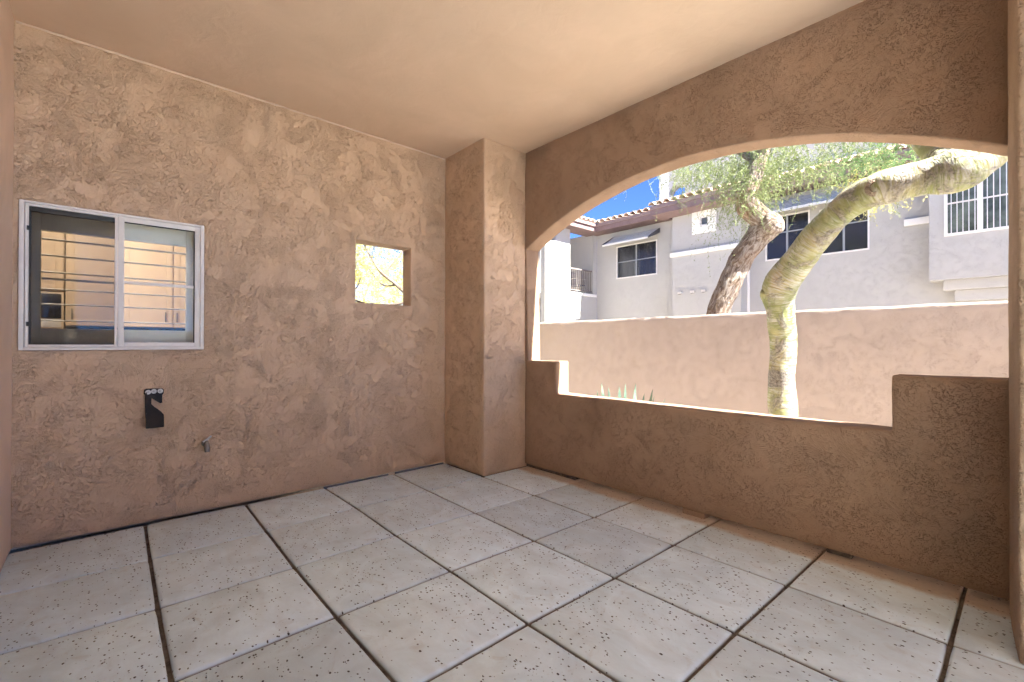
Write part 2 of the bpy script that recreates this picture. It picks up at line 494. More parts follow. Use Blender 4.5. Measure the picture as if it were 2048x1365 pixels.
def tube(path, radii, nseg=18, rough=0.0, sub=6, cap=True, seed=0):
    """organic limb through the path points; UV: u around, v metres along"""
    pts = [Vector(p) for p in path]
    P, Rr = [], []
    n = len(pts)
    for i in range(n - 1):
        p0, p1, p2, p3 = pts[max(i - 1, 0)], pts[i], pts[i + 1], pts[min(i + 2, n - 1)]
        r0, r1 = radii[i], radii[i + 1]
        for s in range(sub):
            t = s / sub
            P.append(0.5 * ((2 * p1) + (-p0 + p2) * t + (2 * p0 - 5 * p1 + 4 * p2 - p3) * t * t + (-p0 + 3 * p1 - 3 * p2 + p3) * t ** 3))
            Rr.append(r0 + (r1 - r0) * (t * t * (3 - 2 * t)))
    P.append(pts[-1]); Rr.append(radii[-1])
    bm = bmesh.new()
    uvl = bm.loops.layers.uv.new("UVMap")
    rings = []; L = 0; lens = []
    ref = None
    for i, (p, r) in enumerate(zip(P, Rr)):
        T = (P[min(i + 1, len(P) - 1)] - P[max(i - 1, 0)]).normalized()
        if ref is None:
            ref = T.orthogonal().normalized()
        else:
            ref = (ref - T * ref.dot(T)).normalized()
            L += (p - P[i - 1]).length
        B = T.cross(ref)
        lens.append(L)
        ring = []
        for k in range(nseg):
            a = 2 * math.pi * k / nseg
            d = ref * math.cos(a) + B * math.sin(a)
            rr = r
            if rough:
                rr *= 1 + rough * noise.noise(Vector((p + d * r) * 5) + Vector((seed, 0, 0))) * 1.6 + rough * 0.5 * noise.noise(Vector((p + d * r) * 19))
            ring.append(bm.verts.new(p + d * rr))
        rings.append(ring)
    for i in range(len(rings) - 1):
        for k in range(nseg):
            k2 = (k + 1) % nseg
            f = bm.faces.new((rings[i][k], rings[i][k2], rings[i + 1][k2], rings[i + 1][k]))
            for lp, (uu, vv) in zip(f.loops, ((k, i), (k + 1, i), (k + 1, i + 1), (k, i + 1))):
                lp[uvl].uv = (uu / nseg, lens[vv])
    if cap:
        bm.faces.new(rings[0][::-1]); bm.faces.new(rings[-1])
    return bm

def merge(bms):
    out = bms[0]
    for b in bms[1:]:
        me = bpy.data.meshes.new("tmp"); b.to_mesh(me); b.free()
        out.from_mesh(me); bpy.data.meshes.remove(me)
    return out

# ------------------------------------------------------------------ SETTING: ground, floor, patio walls, ceiling
bm = bmesh.new()
bmesh.ops.create_grid(bm, x_segments=40, y_segments=40, size=150)
for v in bm.verts: v.co.z = -0.11 + (0 if v.co.length < 30 else noise.noise(v.co * 0.05) * 0.05)
tag(link("ground", finish(bm, "ground"), M_ground), "sunlit tan gravel ground beyond the patio wall", "ground", "structure")

floor = box("floor", (-0.64, -3.1, -0.10), (8.6, 0.70, -0.020), M_slab)
tag(floor, "covered patio floor of large pale pitted square pavers with dark sunken joints", "floor", "structure")
fo = Vector(floor.location)
meas = {(0, 0): (-0.008, -0.002), (1, 0): (0.663, -0.013), (2, 0): (1.268, -0.024), (3, 0): (1.859, -0.02), (4, 0): (2.47, -0.024), (5, 0): (3.062, -0.033),
        (0, -1): (0.008, -0.583), (1, -1): (0.656, -0.595), (2, -1): (1.26, -0.603), (3, -1): (1.852, -0.603), (4, -1): (2.454, -0.602),
        (0, -2): (-0.005, -1.185), (1, -2): (0.629, -1.199), (2, -2): (1.233, -1.197), (3, -2): (1.834, -1.206),
        (0, -3): (0.028, -1.789), (1, -3): (0.645, -1.802), (2, -3): (1.234, -1.803), (0, -4): (0.018, -2.375), (1, -4): (0.636, -2.385), (2, -4): (1.238, -2.389),
        (-1, -4): (-0.622, -2.362), (-1, -3): (-0.622, -1.775), (-1, -2): (-0.622, -1.189), (-1, -1): (-0.622, -0.57), (-1, 0): (-0.622, 0.0)}
def node(i, j):
    if j == 1:
        return ({1: 0.657, 2: 1.262, 3: 1.868, 4: 2.485, 5: 3.068}.get(i, i * 0.612), 0.675)
    return meas.get((i, j), (i * 0.612, j * 0.5985))
def paver(i, j):
    # corners: (i,j-1) (i+1,j-1) (i+1,j) (i,j)
    c = [Vector((*node(*q), 0)) for q in ((i, j - 1), (i + 1, j - 1), (i + 1, j), (i, j))]
    gy = 0.0075
    def gx(k):
        if k == -1: return 0.004
        if k == 0: return 0.0032
        if k == 1 and j > -3: return 0.0055 if j < 0 else 0.0045
        return 0.0065
    g = {0: gx(i), 1: gx(i + 1)}
    cx = sum((q.x for q in c)) / 4
    c = [Vector((q.x + (g[0] if q.x < cx else -g[1]), q.y + (gy if k < 2 else -gy), 0)) for k, q in enumerate(c)]
    if c[0].x > 8.2: return
    N = 10
    def ring(inset, z):
        out = []
        cen = sum(c, Vector()) / 4
        cc = [q + Vector((math.copysign(inset, cen.x - q.x), math.copysign(inset, cen.y - q.y), 0)) for q in c]
        for k in range(4):
            a, b = cc[k], cc[(k + 1) % 4]
            for s in range(N):
                t = s / N
                if s == 0:   # rounded corner: pull in a little
                    p = a.lerp(cen, 0.006)
                else:
                    p = a.lerp(b, t)
                nn = noise.noise(Vector((p.x * 17, p.y * 17, 3.3 + i * 7))) * 0.0016
                out.append(p + Vector((nn, nn * 0.7, z)))
        return out
    tz = (random.uniform(-1, 1) * 0.0012, random.uniform(-1, 1) * 0.0015, random.uniform(-1, 1) * 0.0015)
    bm = bmesh.new()
    cen = sum(c, Vector()) / 4
    prof = [(-0.002, -0.036), (0.0, -0.013), (0.003, -0.0055), (0.008, -0.0016), (0.016, 0.0)]
    rings = []
    for inset, z in prof:
        vs = []
        for p in ring(inset, z):
            q = p - cen
            q.z += tz[0] + (tz[1] * q.x + tz[2] * q.y) * 2 if z > -0.03 else 0
            vs.append(bm.verts.new(q))
        rings.append(vs)
    n = len(rings[0])
    for a, b in zip(rings, rings[1:]):
        for k in range(n): bm.faces.new((a[k], a[(k + 1) % n], b[(k + 1) % n], b[k]))
    bm.faces.new(rings[-1])
    me = finish(bm, "paver", True, 60)
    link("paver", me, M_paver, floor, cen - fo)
for j in range(1, -5, -1):
    for i in range(-1, 14):
        if j == 1 and (i < 0 or i > 5): continue
        paver(i, j)
# torn dark strip of expansion foam along the left wall
boxes_ = [((-0.636, -1.2, -0.03), (-0.622, -0.62, 0.006)), ((-0.636, -0.55, -0.03), (-0.620, -0.02, 0.008))]
for a, b in boxes_: box("joint_filler", a, b, M_caulk, floor, 0.002)

# left wall with kitchen window opening and small square opening
us = [-3.12, -2.945, -2.04, -0.928, -0.385, 0.70]
vs = [0.012, 1.156, 1.565, 2.04, 2.115, 3.10]
bm = wall_with_holes(us, vs, [(-2.945, -2.04, 1.156, 2.04), (-0.928, -0.385, 1.565, 2.115)], -0.635, -0.80, 'x', 0.055)
soften(bm, 0.0022, 0.006)
wall_left = tag(link("wall_left", finish(bm, "wall_left", True), M_left), "tan troweled stucco side wall with kitchen window and small square opening", "wall", "structure")

# rough plaster bead where the wall meets the ceiling
bp = [(-0.634, -2.96 + 2.95 * k / 60, 3.068 + 0.004 * noise.noise(Vector((k * 0.7, 1, 2)))) for k in range(61)]
bd = tube(bp, [0.006 + 0.004 * abs(noise.noise(Vector((k * 0.45, 5, 1)))) for k in range(61)], 7, 0.15, 2)
link("plaster_bead", finish(bd, "plaster_bead", True, 80), M_back, wall_left)

# arch wall: parapet with stepped ends, arched lintel, small jamb
AY0, AY1 = 0.51, 0.69
XR = 3.213
U = cuts([0.0, 0.415, 2.80, XR + 0.02], 0.05)
Zl = cuts([0.030, 0.745, 1.04], 0.06)
def pmask(i, j):
    cu = (U[i] + U[i + 1]) / 2; cv = (Zl[j] + Zl[j + 1]) / 2
    return not (0.415 < cu < 2.80 and cv > 0.745)
par = grid_solid(len(U) - 1, len(Zl) - 1, lambda i, j: (U[i], Zl[j]), AY0, AY1, 'y', pmask)
soften(par, 0.004, 0.015)
RA = 3.29; XC = 1.60; ZT = 2.535
def zarch(x): return ZT - RA + math.sqrt(RA * RA - (x - XC) ** 2)
UA = lin(0.0, XR + 0.02, 0.05)
NVA = 12
def apos(i, j):
    z0 = zarch(UA[i]); return (UA[i], z0 + (3.10 - z0) * j / NVA)
lint = grid_solid(len(UA) - 1, NVA, apos, AY0, AY1, 'y')
soften(lint, 0.006, 0.011, 50)
jam = bmesh.new()
Ju = [0.0, 0.042]; Jv = lin(1.03, 2.16, 0.06)
jam = grid_solid(1, len(Jv) - 1, lambda i, j: (Ju[i] - (0.026 * (Jv[j] - 1.03) / 1.1 if i else 0.03), Jv[j]), AY0 + 0.004, AY1 - 0.003, 'y')
soften(jam, 0.003, 0.010)
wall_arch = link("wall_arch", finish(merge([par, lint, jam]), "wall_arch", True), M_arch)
tag(wall_arch, "brown shaded patio wall with wide segmental arch over a stepped low parapet", "wall", "structure")
# small dark shims and broken mortar in the gap under the parapet
for (xa, xb, ya, mt) in ((0.0, 0.62, 0.535, M_slab), (1.64, 1.80, 0.505, M_arch), (2.50, 2.62, 0.55, M_slab)):
    box("footing_block", (xa, ya, -0.008), (xb, AY1 - 0.02, 0.034), mt, wall_arch, 0.004)

# corner pillar and right pillar
bm = wall_with_holes([-0.66, 0.0], [-0.004, 3.10], [], 0.0, 0.70, 'y', 0.06)
soften(bm, 0.0035, 0.012)
tag(link("corner_pillar", finish(bm, "corner_pillar", True), M_pillar), "square stucco pillar in the corner between window wall and arch", "pillar", "structure")
bm = bmesh.new()
prof = [(3.216, 0.70), (3.219, 0.45), (3.226, 0.30), (3.236, 0.15), (3.247, 0.0), (3.6, 0.0), (3.9, 0.0), (3.9, 0.70)]
Zs = lin(-0.004, 3.10, 0.06)
rings = [[bm.verts.new((x, y, z)) for x, y in prof] for z in Zs]
for a, b in zip(rings, rings[1:]):
    for k in range(len(prof)): bm.faces.new((a[k], a[(k + 1) % len(prof)], b[(k + 1) % len(prof)], b[k]))
bm.faces.new(rings[0]); bm.faces.new(rings[-1])
soften(bm, 0.004, 0.012, 60)
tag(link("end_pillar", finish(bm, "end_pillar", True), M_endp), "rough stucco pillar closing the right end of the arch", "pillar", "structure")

# back wall at the left edge of the picture, and the covered walk to the right
bm = wall_with_holes([-0.66, 0.45, 4.3, 8.0], [0.012, 2.15, 3.10], [(0.45, 4.3, 0.012, 2.15)], -2.968, -3.12, 'y', 0.12)
soften(bm, 0.0035, 0.0)
tag(link("wall_back", finish(bm, "wall_back", True), M_back), "smooth tan stucco wall meeting the window wall at the far left", "wall", "structure")
M_added_doorg = plain("added door dark glass", (0.02, 0.022, 0.024), 0.08, 0.5)
added_door = tag(empty("added_glass_door", (2.375, -3.04, 0.0)), "unseen dark glass sliding door added behind the viewer to soak up bounce light", "door", "structure")  # invented door, its dark glass keeps the back wall from bouncing light
for k in range(3):
    xa = 0.452 + k * 1.282; xb = xa + 1.280
    box("door_panel", (xa + 0.05, -3.05, 0.06), (xb - 0.05, -3.03, 2.09), M_added_doorg, added_door)
    for p, q in (((xa, -3.07, 0.0), (xa + 0.05, -3.01, 2.15)), ((xb - 0.05, -3.07, 0.0), (xb, -3.01, 2.15)), ((xa + 0.05, -3.07, 0.0), (xb - 0.05, -3.01, 0.06)), ((xa + 0.05, -3.07, 2.09), (xb - 0.05, -3.01, 2.15))):
        box("frame", p, q, M_frame, added_door)  # frame of the added door
bm = wall_with_holes([-0.82, 6.05], [-3.14, 0.70], [], 3.076, 3.30, 'y', 0.15)
for v in bm.verts: v.co = Vector((v.co.x, v.co.z, v.co.y))
soften(bm, 0.003, 0.0)
tag(link("ceiling", finish(bm, "ceiling", True), M_ceil), "smooth warm tan patio ceiling", "ceiling", "structure")
tag(box("upper_storey", (-3.6, -8.0, 3.32), (6.0, 0.69, 4.2), M_garden), "stucco storey of the home above the patio", "building")

# ------------------------------------------------------------------ KITCHEN behind the window
kx0, kx1, ky0, ky1 = -3.25, -0.82, -5.0, -1.35
kr = empty("kitchen", ((kx0 + kx1) / 2, (ky0 + ky1) / 2, 0))
tag(kr, "warmly lit kitchen seen through the shuttered window", "room", "structure")
box("kitchen_floor", (kx0, ky0, -0.05), (kx1, ky1, 0.0), M_kwall, kr)
box("kitchen_ceiling", (kx0, ky0, 2.7), (kx1, ky1, 2.76), M_kwall, kr)
box("kitchen_wall", (kx0 - 0.08, ky0, 0.0), (kx0, ky1, 2.7), M_kwall, kr)
box("kitchen_wall", (kx0, ky1, 0.0), (kx1 + 0.02, ky1 + 0.06, 2.7), M_kwall, kr)
box("kitchen_wall", (kx0, ky0 - 0.06, 0.0), (kx1 + 0.02, ky0, 2.7), M_kwall, kr)
box("kitchen_wall", (kx1, ky0, 0.0), (kx1 + 0.02, -3.13, 2.7), M_kwall, kr)

def cabinet_row(y0, y1, doors, z0=1.372, z1=2.45, x=-2.90, label=None):
    cb = empty("upper_cabinet", (kx0 + 0.18, (y0 + y1) / 2, z0))
    tag(cb, label, "cabinet")
    box("carcass", (kx0 + 0.003, y0, z0), (x - 0.02, y1, z1), M_cab, cb)
    for (a, b, hy) in doors:
        d = box("door", (x - 0.018, a + 0.003, z0 + 0.004), (x, b - 0.003, z1 - 0.01), M_cab, cb, 0.002)
        base = Vector(cb.location) + Vector(d.location)
        def lb(nm, p, q, mt):
            o = box(nm, p, q, mt, None, 0.001); o.parent = d; o.location = Vector(o.location) - base; return o
        for p, q in (((x, a + 0.003, z0 + 0.004), (x + 0.006, a + 0.058, z1 - 0.012)), ((x, b - 0.058, z0 + 0.004), (x + 0.006, b - 0.003, z1 - 0.012)),
                     ((x, a + 0.058, z0 + 0.004), (x + 0.006, b - 0.058, z0 + 0.062)), ((x, a + 0.058, z1 - 0.07), (x + 0.006, b - 0.058, z1 - 0.012))):
            lb("door_rail", p, q, M_cab)
        lb("handle", (x + 0.012, hy - 0.006, 1.43), (x + 0.024, hy + 0.006, 1.535), M_brass)
        for zz in (1.436, 1.522): lb("handle_post", (x + 0.004, hy - 0.004, zz), (x + 0.014, hy + 0.004, zz + 0.007), M_brass)
    return cb
cabinet_row(-2.848, -1.42, [(-2.845, -2.435, -2.80), (-2.435, -2.012, -2.075), (-2.008, -1.6, -1.975)],
            label="cream wall cabinets with bar handles seen through the right half of the window")
cabinet_row(-3.62, -2.856, [(-3.61, -3.24, -3.27), (-3.236, -2.86, -3.2)], 1.70, 2.45,
            label="short cream cabinet above the microwave")
mw = empty("microwave", (-3.04, -3.23, 1.34))
tag(mw, "black built-in microwave beneath the short cabinet behind the window", "microwave")
box("case", (kx0 + 0.003, -3.62, 1.34), (-2.9, -2.858, 1.69), M_cab, mw, 0.004)
box("door_panel", (-2.9, -3.60, 1.44), (-2.885, -2.875, 1.672), M_micro, mw, 0.004)
box("control_strip", (-2.9, -3.60, 1.352), (-2.89, -2.875, 1.43), M_washer, mw, 0.002)
ct = empty("counter", (-2.95, -2.9, 0))
tag(ct, "dark kitchen worktop below the wall cabinets", "counter")
box("base_cabinet", (kx0 + 0.003, -4.6, 0.0), (-2.65, -1.42, 0.88), M_cab, ct)
box("worktop", (kx0 + 0.003, -4.6, 0.88), (-2.62, -1.41, 0.92), M_micro, ct, 0.004)
box("backsplash", (kx0 + 0.003, -4.6, 0.921), (kx0 + 0.02, -1.41, 1.369), M_kdark, ct)
# kitchen ceiling lamp
lampo = empty("kitchen_lamp", (-1.75, -2.95, 2.7))
tag(lampo, "round lit ceiling lamp of the kitchen", "lamp")
bm = bmesh.new(); bmesh.ops.create_cone(bm, segments=24, radius1=0.17, radius2=0.17, depth=0.03, cap_ends=True)
link("lamp_base", finish(bm, "lamp_base"), M_washer, lampo, (0, 0, -0.017))
bm = bmesh.new(); bmesh.ops.create_uvsphere(bm, u_segments=24, v_segments=10, radius=0.15)
for v in bm.verts: v.co.z *= 0.45
link("lamp_globe", finish(bm, "lamp_globe", True), M_lamp, lampo, (0, 0, -0.06))
pl = bpy.data.lights.new("kitchen_light", 'POINT'); pl.energy = 8.5; pl.color = (1.0, 0.90, 0.76); pl.shadow_soft_size = 0.15
po = bpy.data.objects.new("kitchen_light", pl); po.location = (-1.75, -2.95, 2.42); C.objects.link(po)

# ------------------------------------------------------------------ KITCHEN WINDOW
wx = -0.628
kw = empty("kitchen_window", (wx - 0.02, -2.492, 1.156))
tag(kw, "white two-pane sliding window with open shutters in the left stucco wall", "window")
Y0, Y1, Z0, Z1 = -2.943, -2.042, 1.158, 2.038
def kwb(nm, y0, y1, z0, z1, x0, x1, mt, bev=0.003): return box(nm, (x0, y0, z0), (x1, y1, z1), mt, kw, bev)
# outer frame
kwb("frame", Y0, Y0 + 0.022, Z0, Z1, wx - 0.07, wx + 0.006, M_frame)
kwb("frame", Y1 - 0.022, Y1, Z0, Z1, wx - 0.07, wx + 0.006, M_frame)
kwb("frame", Y0 + 0.022, Y1 - 0.022, Z1 - 0.014, Z1, wx - 0.07, wx + 0.006, M_frame)
kwb("sill", Y0 + 0.022, Y1 - 0.022, Z0, Z0 + 0.018, wx - 0.07, wx + 0.010, M_frame)
# left sash carries the solar screen
def sash(y0, y1, z0, z1, x0, x1, t, label=None):
    s = empty("sash", (x0 - kw.location.x, (y0 + y1) / 2 - kw.location.y, z0 - kw.location.z))
    s.parent = kw
    if label: s["label"] = label
    def sb(nm, a, b, mt, bev=0.002):
        return box(nm, a, b, mt, s, bev)
    sb("stile", (x0, y0, z0), (x1, y0 + t, z1), M_frame)
    sb("stile", (x0, y1 - t, z0), (x1, y1, z1), M_frame)
    sb("rail", (x0, y0 + t, z1 - t), (x1, y1 - t, z1), M_frame)
    sb("rail", (x0, y0 + t, z0), (x1, y1 - t, z0 + t), M_frame)
    return s, sb
s1, sb1 = sash(-2.918, -2.508, 1.178, 2.024, wx - 0.034, wx - 0.004, 0.014, "slim screened left sash with dark rubber edge")
sb1("gasket", (wx - 0.04, -2.904, 1.982), (wx - 0.018, -2.522, 2.0095), M_gasket)
sb1("gasket", (wx - 0.04, -2.904, 1.1925), (wx - 0.018, -2.522, 1.199), M_gasket)
sb1("gasket", (wx - 0.04, -2.9035, 1.199), (wx - 0.018, -2.896, 1.982), M_gasket)
sb1("screen_pane", (wx - 0.030, -2.896, 1.199), (wx - 0.027, -2.522, 1.982), M_screen, 0)
for zz in (1.865, 1.300): sb1("clip", (wx - 0.018, -2.912, zz), (wx + 0.002, -2.892, zz + 0.026), M_gasket)
s2, sb2 = sash(-2.506, -2.064, 1.176, 2.024, wx - 0.045, wx - 0.010, 0.031, "wider framed right sash with white crossbar")
sb2("glass_pane", (wx - 0.034, -2.475, 1.207), (wx - 0.030, -2.095, 1.993), M_glass, 0)
sb2("muntin", (wx - 0.030, -2.475, 1.588), (wx - 0.016, -2.095, 1.608), M_frame)
sb2("gasket", (wx - 0.028, -2.475, 1.987), (wx - 0.012, -2.095, 1.993), M_gasket)
sb2("gasket", (wx - 0.028, -2.101, 1.207), (wx - 0.012, -2.095, 1.987), M_gasket)
# shutters just inside
sh = empty("shutter", (-0.785, -2.492, 1.158))
tag(sh, "painted plantation shutter with open level louvers behind the window glass", "shutter")
box("stile", (-0.80, -2.95, 1.16), (-0.765, -2.863, 2.036), M_shutter, sh, 0.003)
box("stile", (-0.80, -2.131, 1.16), (-0.765, -2.035, 2.036), M_shutter, sh, 0.003)
box("top_rail", (-0.80, -2.863, 1.898), (-0.765, -2.131, 2.036), M_shutter, sh, 0.003)
box("bottom_rail", (-0.80, -2.863, 1.16), (-0.765, -2.131, 1.292), M_shutter, sh, 0.003)
box("tilt_rail", (-0.758, -2.86, 1.592), (-0.752, -2.50, 1.606), M_shutter, sh, 0.001)
bm = bmesh.new()
for k in range(12):
    pass
def louver_mesh():
    bm = bmesh.new()
    n = 12; rr = []
    for yy in (-0.364, 0.364):
        rr.append([bm.verts.new((0.030 * math.cos(2 * math.pi * k / n), yy, 0.0045 * math.sin(2 * math.pi * k / n) + 0.018 * 0.03 * math.cos(2 * math.pi * k / n))) for k in range(n)])
    for k in range(n): bm.faces.new((rr[0][k], rr[0][(k + 1) % n], rr[1][(k + 1) % n], rr[1][k]))
    bm.faces.new(rr[0]); bm.faces.new(rr[1])
    return finish(bm, "louver", True)
lm = louver_mesh(); lm.materials.append(M_shutter)
for zz in (1.847, 1.747, 1.643, 1.537, 1.444, 1.342):
    link("louver", lm, None, sh, Vector((-0.782, -2.497, zz)) - Vector(sh.location))

# ------------------------------------------------------------------ HOSE HANGER, TAP
hk = empty("hose_hanger", (-0.63, -2.32, 0.64))
tag(hk, "black steel hook plate fixed by three washers below the kitchen window", "hook")
outl = [(-2.372, 0.893), (-2.360, 0.9), (-2.275, 0.897), (-2.267, 0.888), (-2.268, 0.864), (-2.276, 0.853), (-2.276, 0.800), (-2.288, 0.797), (-2.307, 0.813), (-2.316, 0.839), (-2.324, 0.843),
        (-2.333, 0.834), (-2.335, 0.796), (-2.318, 0.775), (-2.283, 0.742), (-2.269, 0.721), (-2.269, 0.648), (-2.363, 0.646), (-2.366, 0.74), (-2.366, 0.857), (-2.375, 0.866)]
bm = bmesh.new()
def hx(z):
    t = max(0.0, min(1.0, (0.80 - z) / 0.16)); return -0.622 + 0.052 * t * t * (3 - 2 * t)
ins = [bm.verts.new((hx(z) + 0.63, y + 2.32, z - 0.64)) for y, z in outl]
f = bm.faces.new(ins)
bmesh.ops.triangulate(bm, faces=[f])
bmesh.ops.solidify(bm, geom=bm.faces[:], thickness=0.004)
link("hook_plate", finish(bm, "hook_plate", True, 40), M_black, hk)
bm = bmesh.new()
box_bm(bm, (-0.004, -0.043, 0.002), (0.061, 0.050, 0.008), 0.001)
box_bm(bm, (0.0, -0.043, 0.10), (0.05, -0.039, 0.004), 0)
link("hanger_shelf", finish(bm, "hanger_shelf"), M_black, hk)
for y, z in ((-2.351, 0.876), (-2.321, 0.880), (-2.287, 0.880)):
    bm = bmesh.new()
    bmesh.ops.create_cone(bm, segments=20, radius1=0.0165, radius2=0.0145, depth=0.004, cap_ends=True)
    me = finish(bm, "washer", True); wsh = link("washer", me, M_washer, hk, (0.012, y + 2.32, z - 0.64)); wsh.rotation_euler = (0, math.pi / 2, 0)
    bm = bmesh.new()
    bmesh.ops.create_uvsphere(bm, u_segments=12, v_segments=8, radius=0.0075)
    for v in bm.verts: v.co.z *= 0.5
    link("screw_head", finish(bm, "screw_head", True), M_steel, wsh, (0, 0, 0.003))

tp = empty("garden_tap", (-0.635, -2.03, 0.49))
tp.scale = (1.15, 1.15, 1.15)
tag(tp, "small metal garden tap on the stucco wall right of the black hook", "tap")
link("pipe", finish(tube([(0.0, 0, 0), (0.035, 0, 0.0), (0.06, 0, -0.002)], [0.009, 0.009, 0.011], 14), "pipe", True), M_brass, tp)
link("valve_body", finish(tube([(0.052, 0, 0.024), (0.057, 0, 0.0), (0.066, 0.001, -0.022), (0.07, 0.001, -0.044)], [0.009, 0.016, 0.015, 0.013], 14), "valve_body", True), M_brass, tp)
link("flange", finish(tube([(0.001, 0, 0), (0.005, 0, 0)], [0.02, 0.018], 18), "flange", True), M_brass, tp)
link("handle", finish(tube([(0.053, -0.018, 0.016), (0.054, 0.0, 0.028), (0.056, 0.024, 0.050)], [0.007, 0.008, 0.006], 10), "handle", True), M_steel, tp)

# ------------------------------------------------------------------ GARDEN WALL
GY = 4.5
bm = wall_with_holes([-9.5, 7.5], [-0.3, 1.668], [], GY, GY + 0.2, 'y', 0.10)
soften(bm, 0.010, 0.03)
tag(link("garden_wall", finish(bm, "garden_wall", True), M_garden), "long peach stucco boundary wall behind the green trunk", "wall")
sw = wall_with_holes([-7.0, 3.2], [-0.2, 1.55], [], 11.0, 11.2, 'x', 0.2)  # unseen wall, added to darken what the kitchen window reflects
soften(sw, 0.008, 0.02)
tag(link("added_side_wall", finish(sw, "added_side_wall", True), M_garden), "unseen tan stucco wall added to cut sky reflections in the kitchen window", "wall")
box_slab = box("patio_apron", (-0.7, 0.702, -0.10), (3.9, 1.15, -0.028), M_concrete)
tag(box_slab, "concrete strip outside the parapet", "paving", "structure")

# ------------------------------------------------------------------ NEIGHBOUR BUILDING
bld = empty("apartment_building", (0, 10.5, -0.1))
tag(bld, "pale two storey stucco apartment building with brown eaves and tiled roof", "building")
def B(nm, a, b, mt, bev=0.0, parent=None):
    return box(nm, a, b, mt, parent or bld, bev)
YF = 10.5
# walls (front skin pieces leave the window openings free)
def facade(nm, x0, x1, z0, z1, y, holes, mt=M_cream, th=0.18):
    us_ = sorted({x0, x1, *[h[0] for h in holes], *[h[1] for h in holes]})
    vs_ = sorted({z0, z1, *[h[2] for h in holes], *[h[3] for h in holes]})
    b = wall_with_holes(us_, vs_, holes, y, y + th, 'y', 0.4)
    bmesh.ops.recalc_face_normals(b, faces=b.faces[:])
    for v in b.verts: v.co -= Vector((0, 10.5, -0.1))
    return link(nm, finish(b, nm), mt, bld)
W1 = (-5.98, -4.44, 3.42, 4.53)
W2 = (-1.27, -0.245, 3.40, 4.55)
W3 = (-0.045, 0.94, 3.38, 4.50)
facade("wall", -6.83, -3.655, -0.1, 5.10, YF, [W1])
facade("wall", -1.70, 7.0, -0.1, 5.10, YF, [W2, W3])
NW = (-2.80, -2.56, 4.545, 4.80)
facade("wall", -3.65, -1.70, -0.1, 5.06, 10.0, [NW], th=0.20)
B("wall", (-1.88, 10.2, -0.1), (-1.702, 10.499, 5.06), M_cream)
B("wall", (-3.648, 10.2, -0.1), (-3.47, 10.499, 5.06), M_cream)
WB = (2.225, 3.90, 3.37, 4.68)
B("roof_slab", (-3.65, 10.0, 5.065), (7.0, 15, 5.15), M_cream)
B("bay_wall", (2.0, 10.001, 2.505), (2.225, 10.498, 5.1), M_cream)
B("bay_wall", (3.90, 10.001, 2.505), (5.2, 10.498, 5.1), M_cream)
B("bay_wall", (2.225, 10.001, 2.505), (3.90, 10.2, 3.37), M_cream)
B("bay_wall", (2.225, 10.001, 4.68), (3.90, 10.2, 5.1), M_cream)
B("corbel", (2.20, 10.12, 2.30), (5.0, 10.498, 2.503), M_cream, 0.01)
B("corbel", (2.36, 10.24, 2.08), (4.84, 10.497, 2.298), M_cream, 0.01)
# trim bands
B("trim_band", (-3.70, 9.93, 3.775), (-1.715, 9.998, 3.895), M_white, 0.01)
B("trim_band", (-1.712, 9.93, 3.775), (-1.64, 10.47, 3.895), M_white, 0.01)
B("trim_band", (1.55, 10.42, 3.78), (1.998, 10.498, 3.925), M_white, 0.01)
B("corner_strip", (-1.699, 10.40, 2.0), (-1.66, 10.497, 5.05), M_white, 0.005)
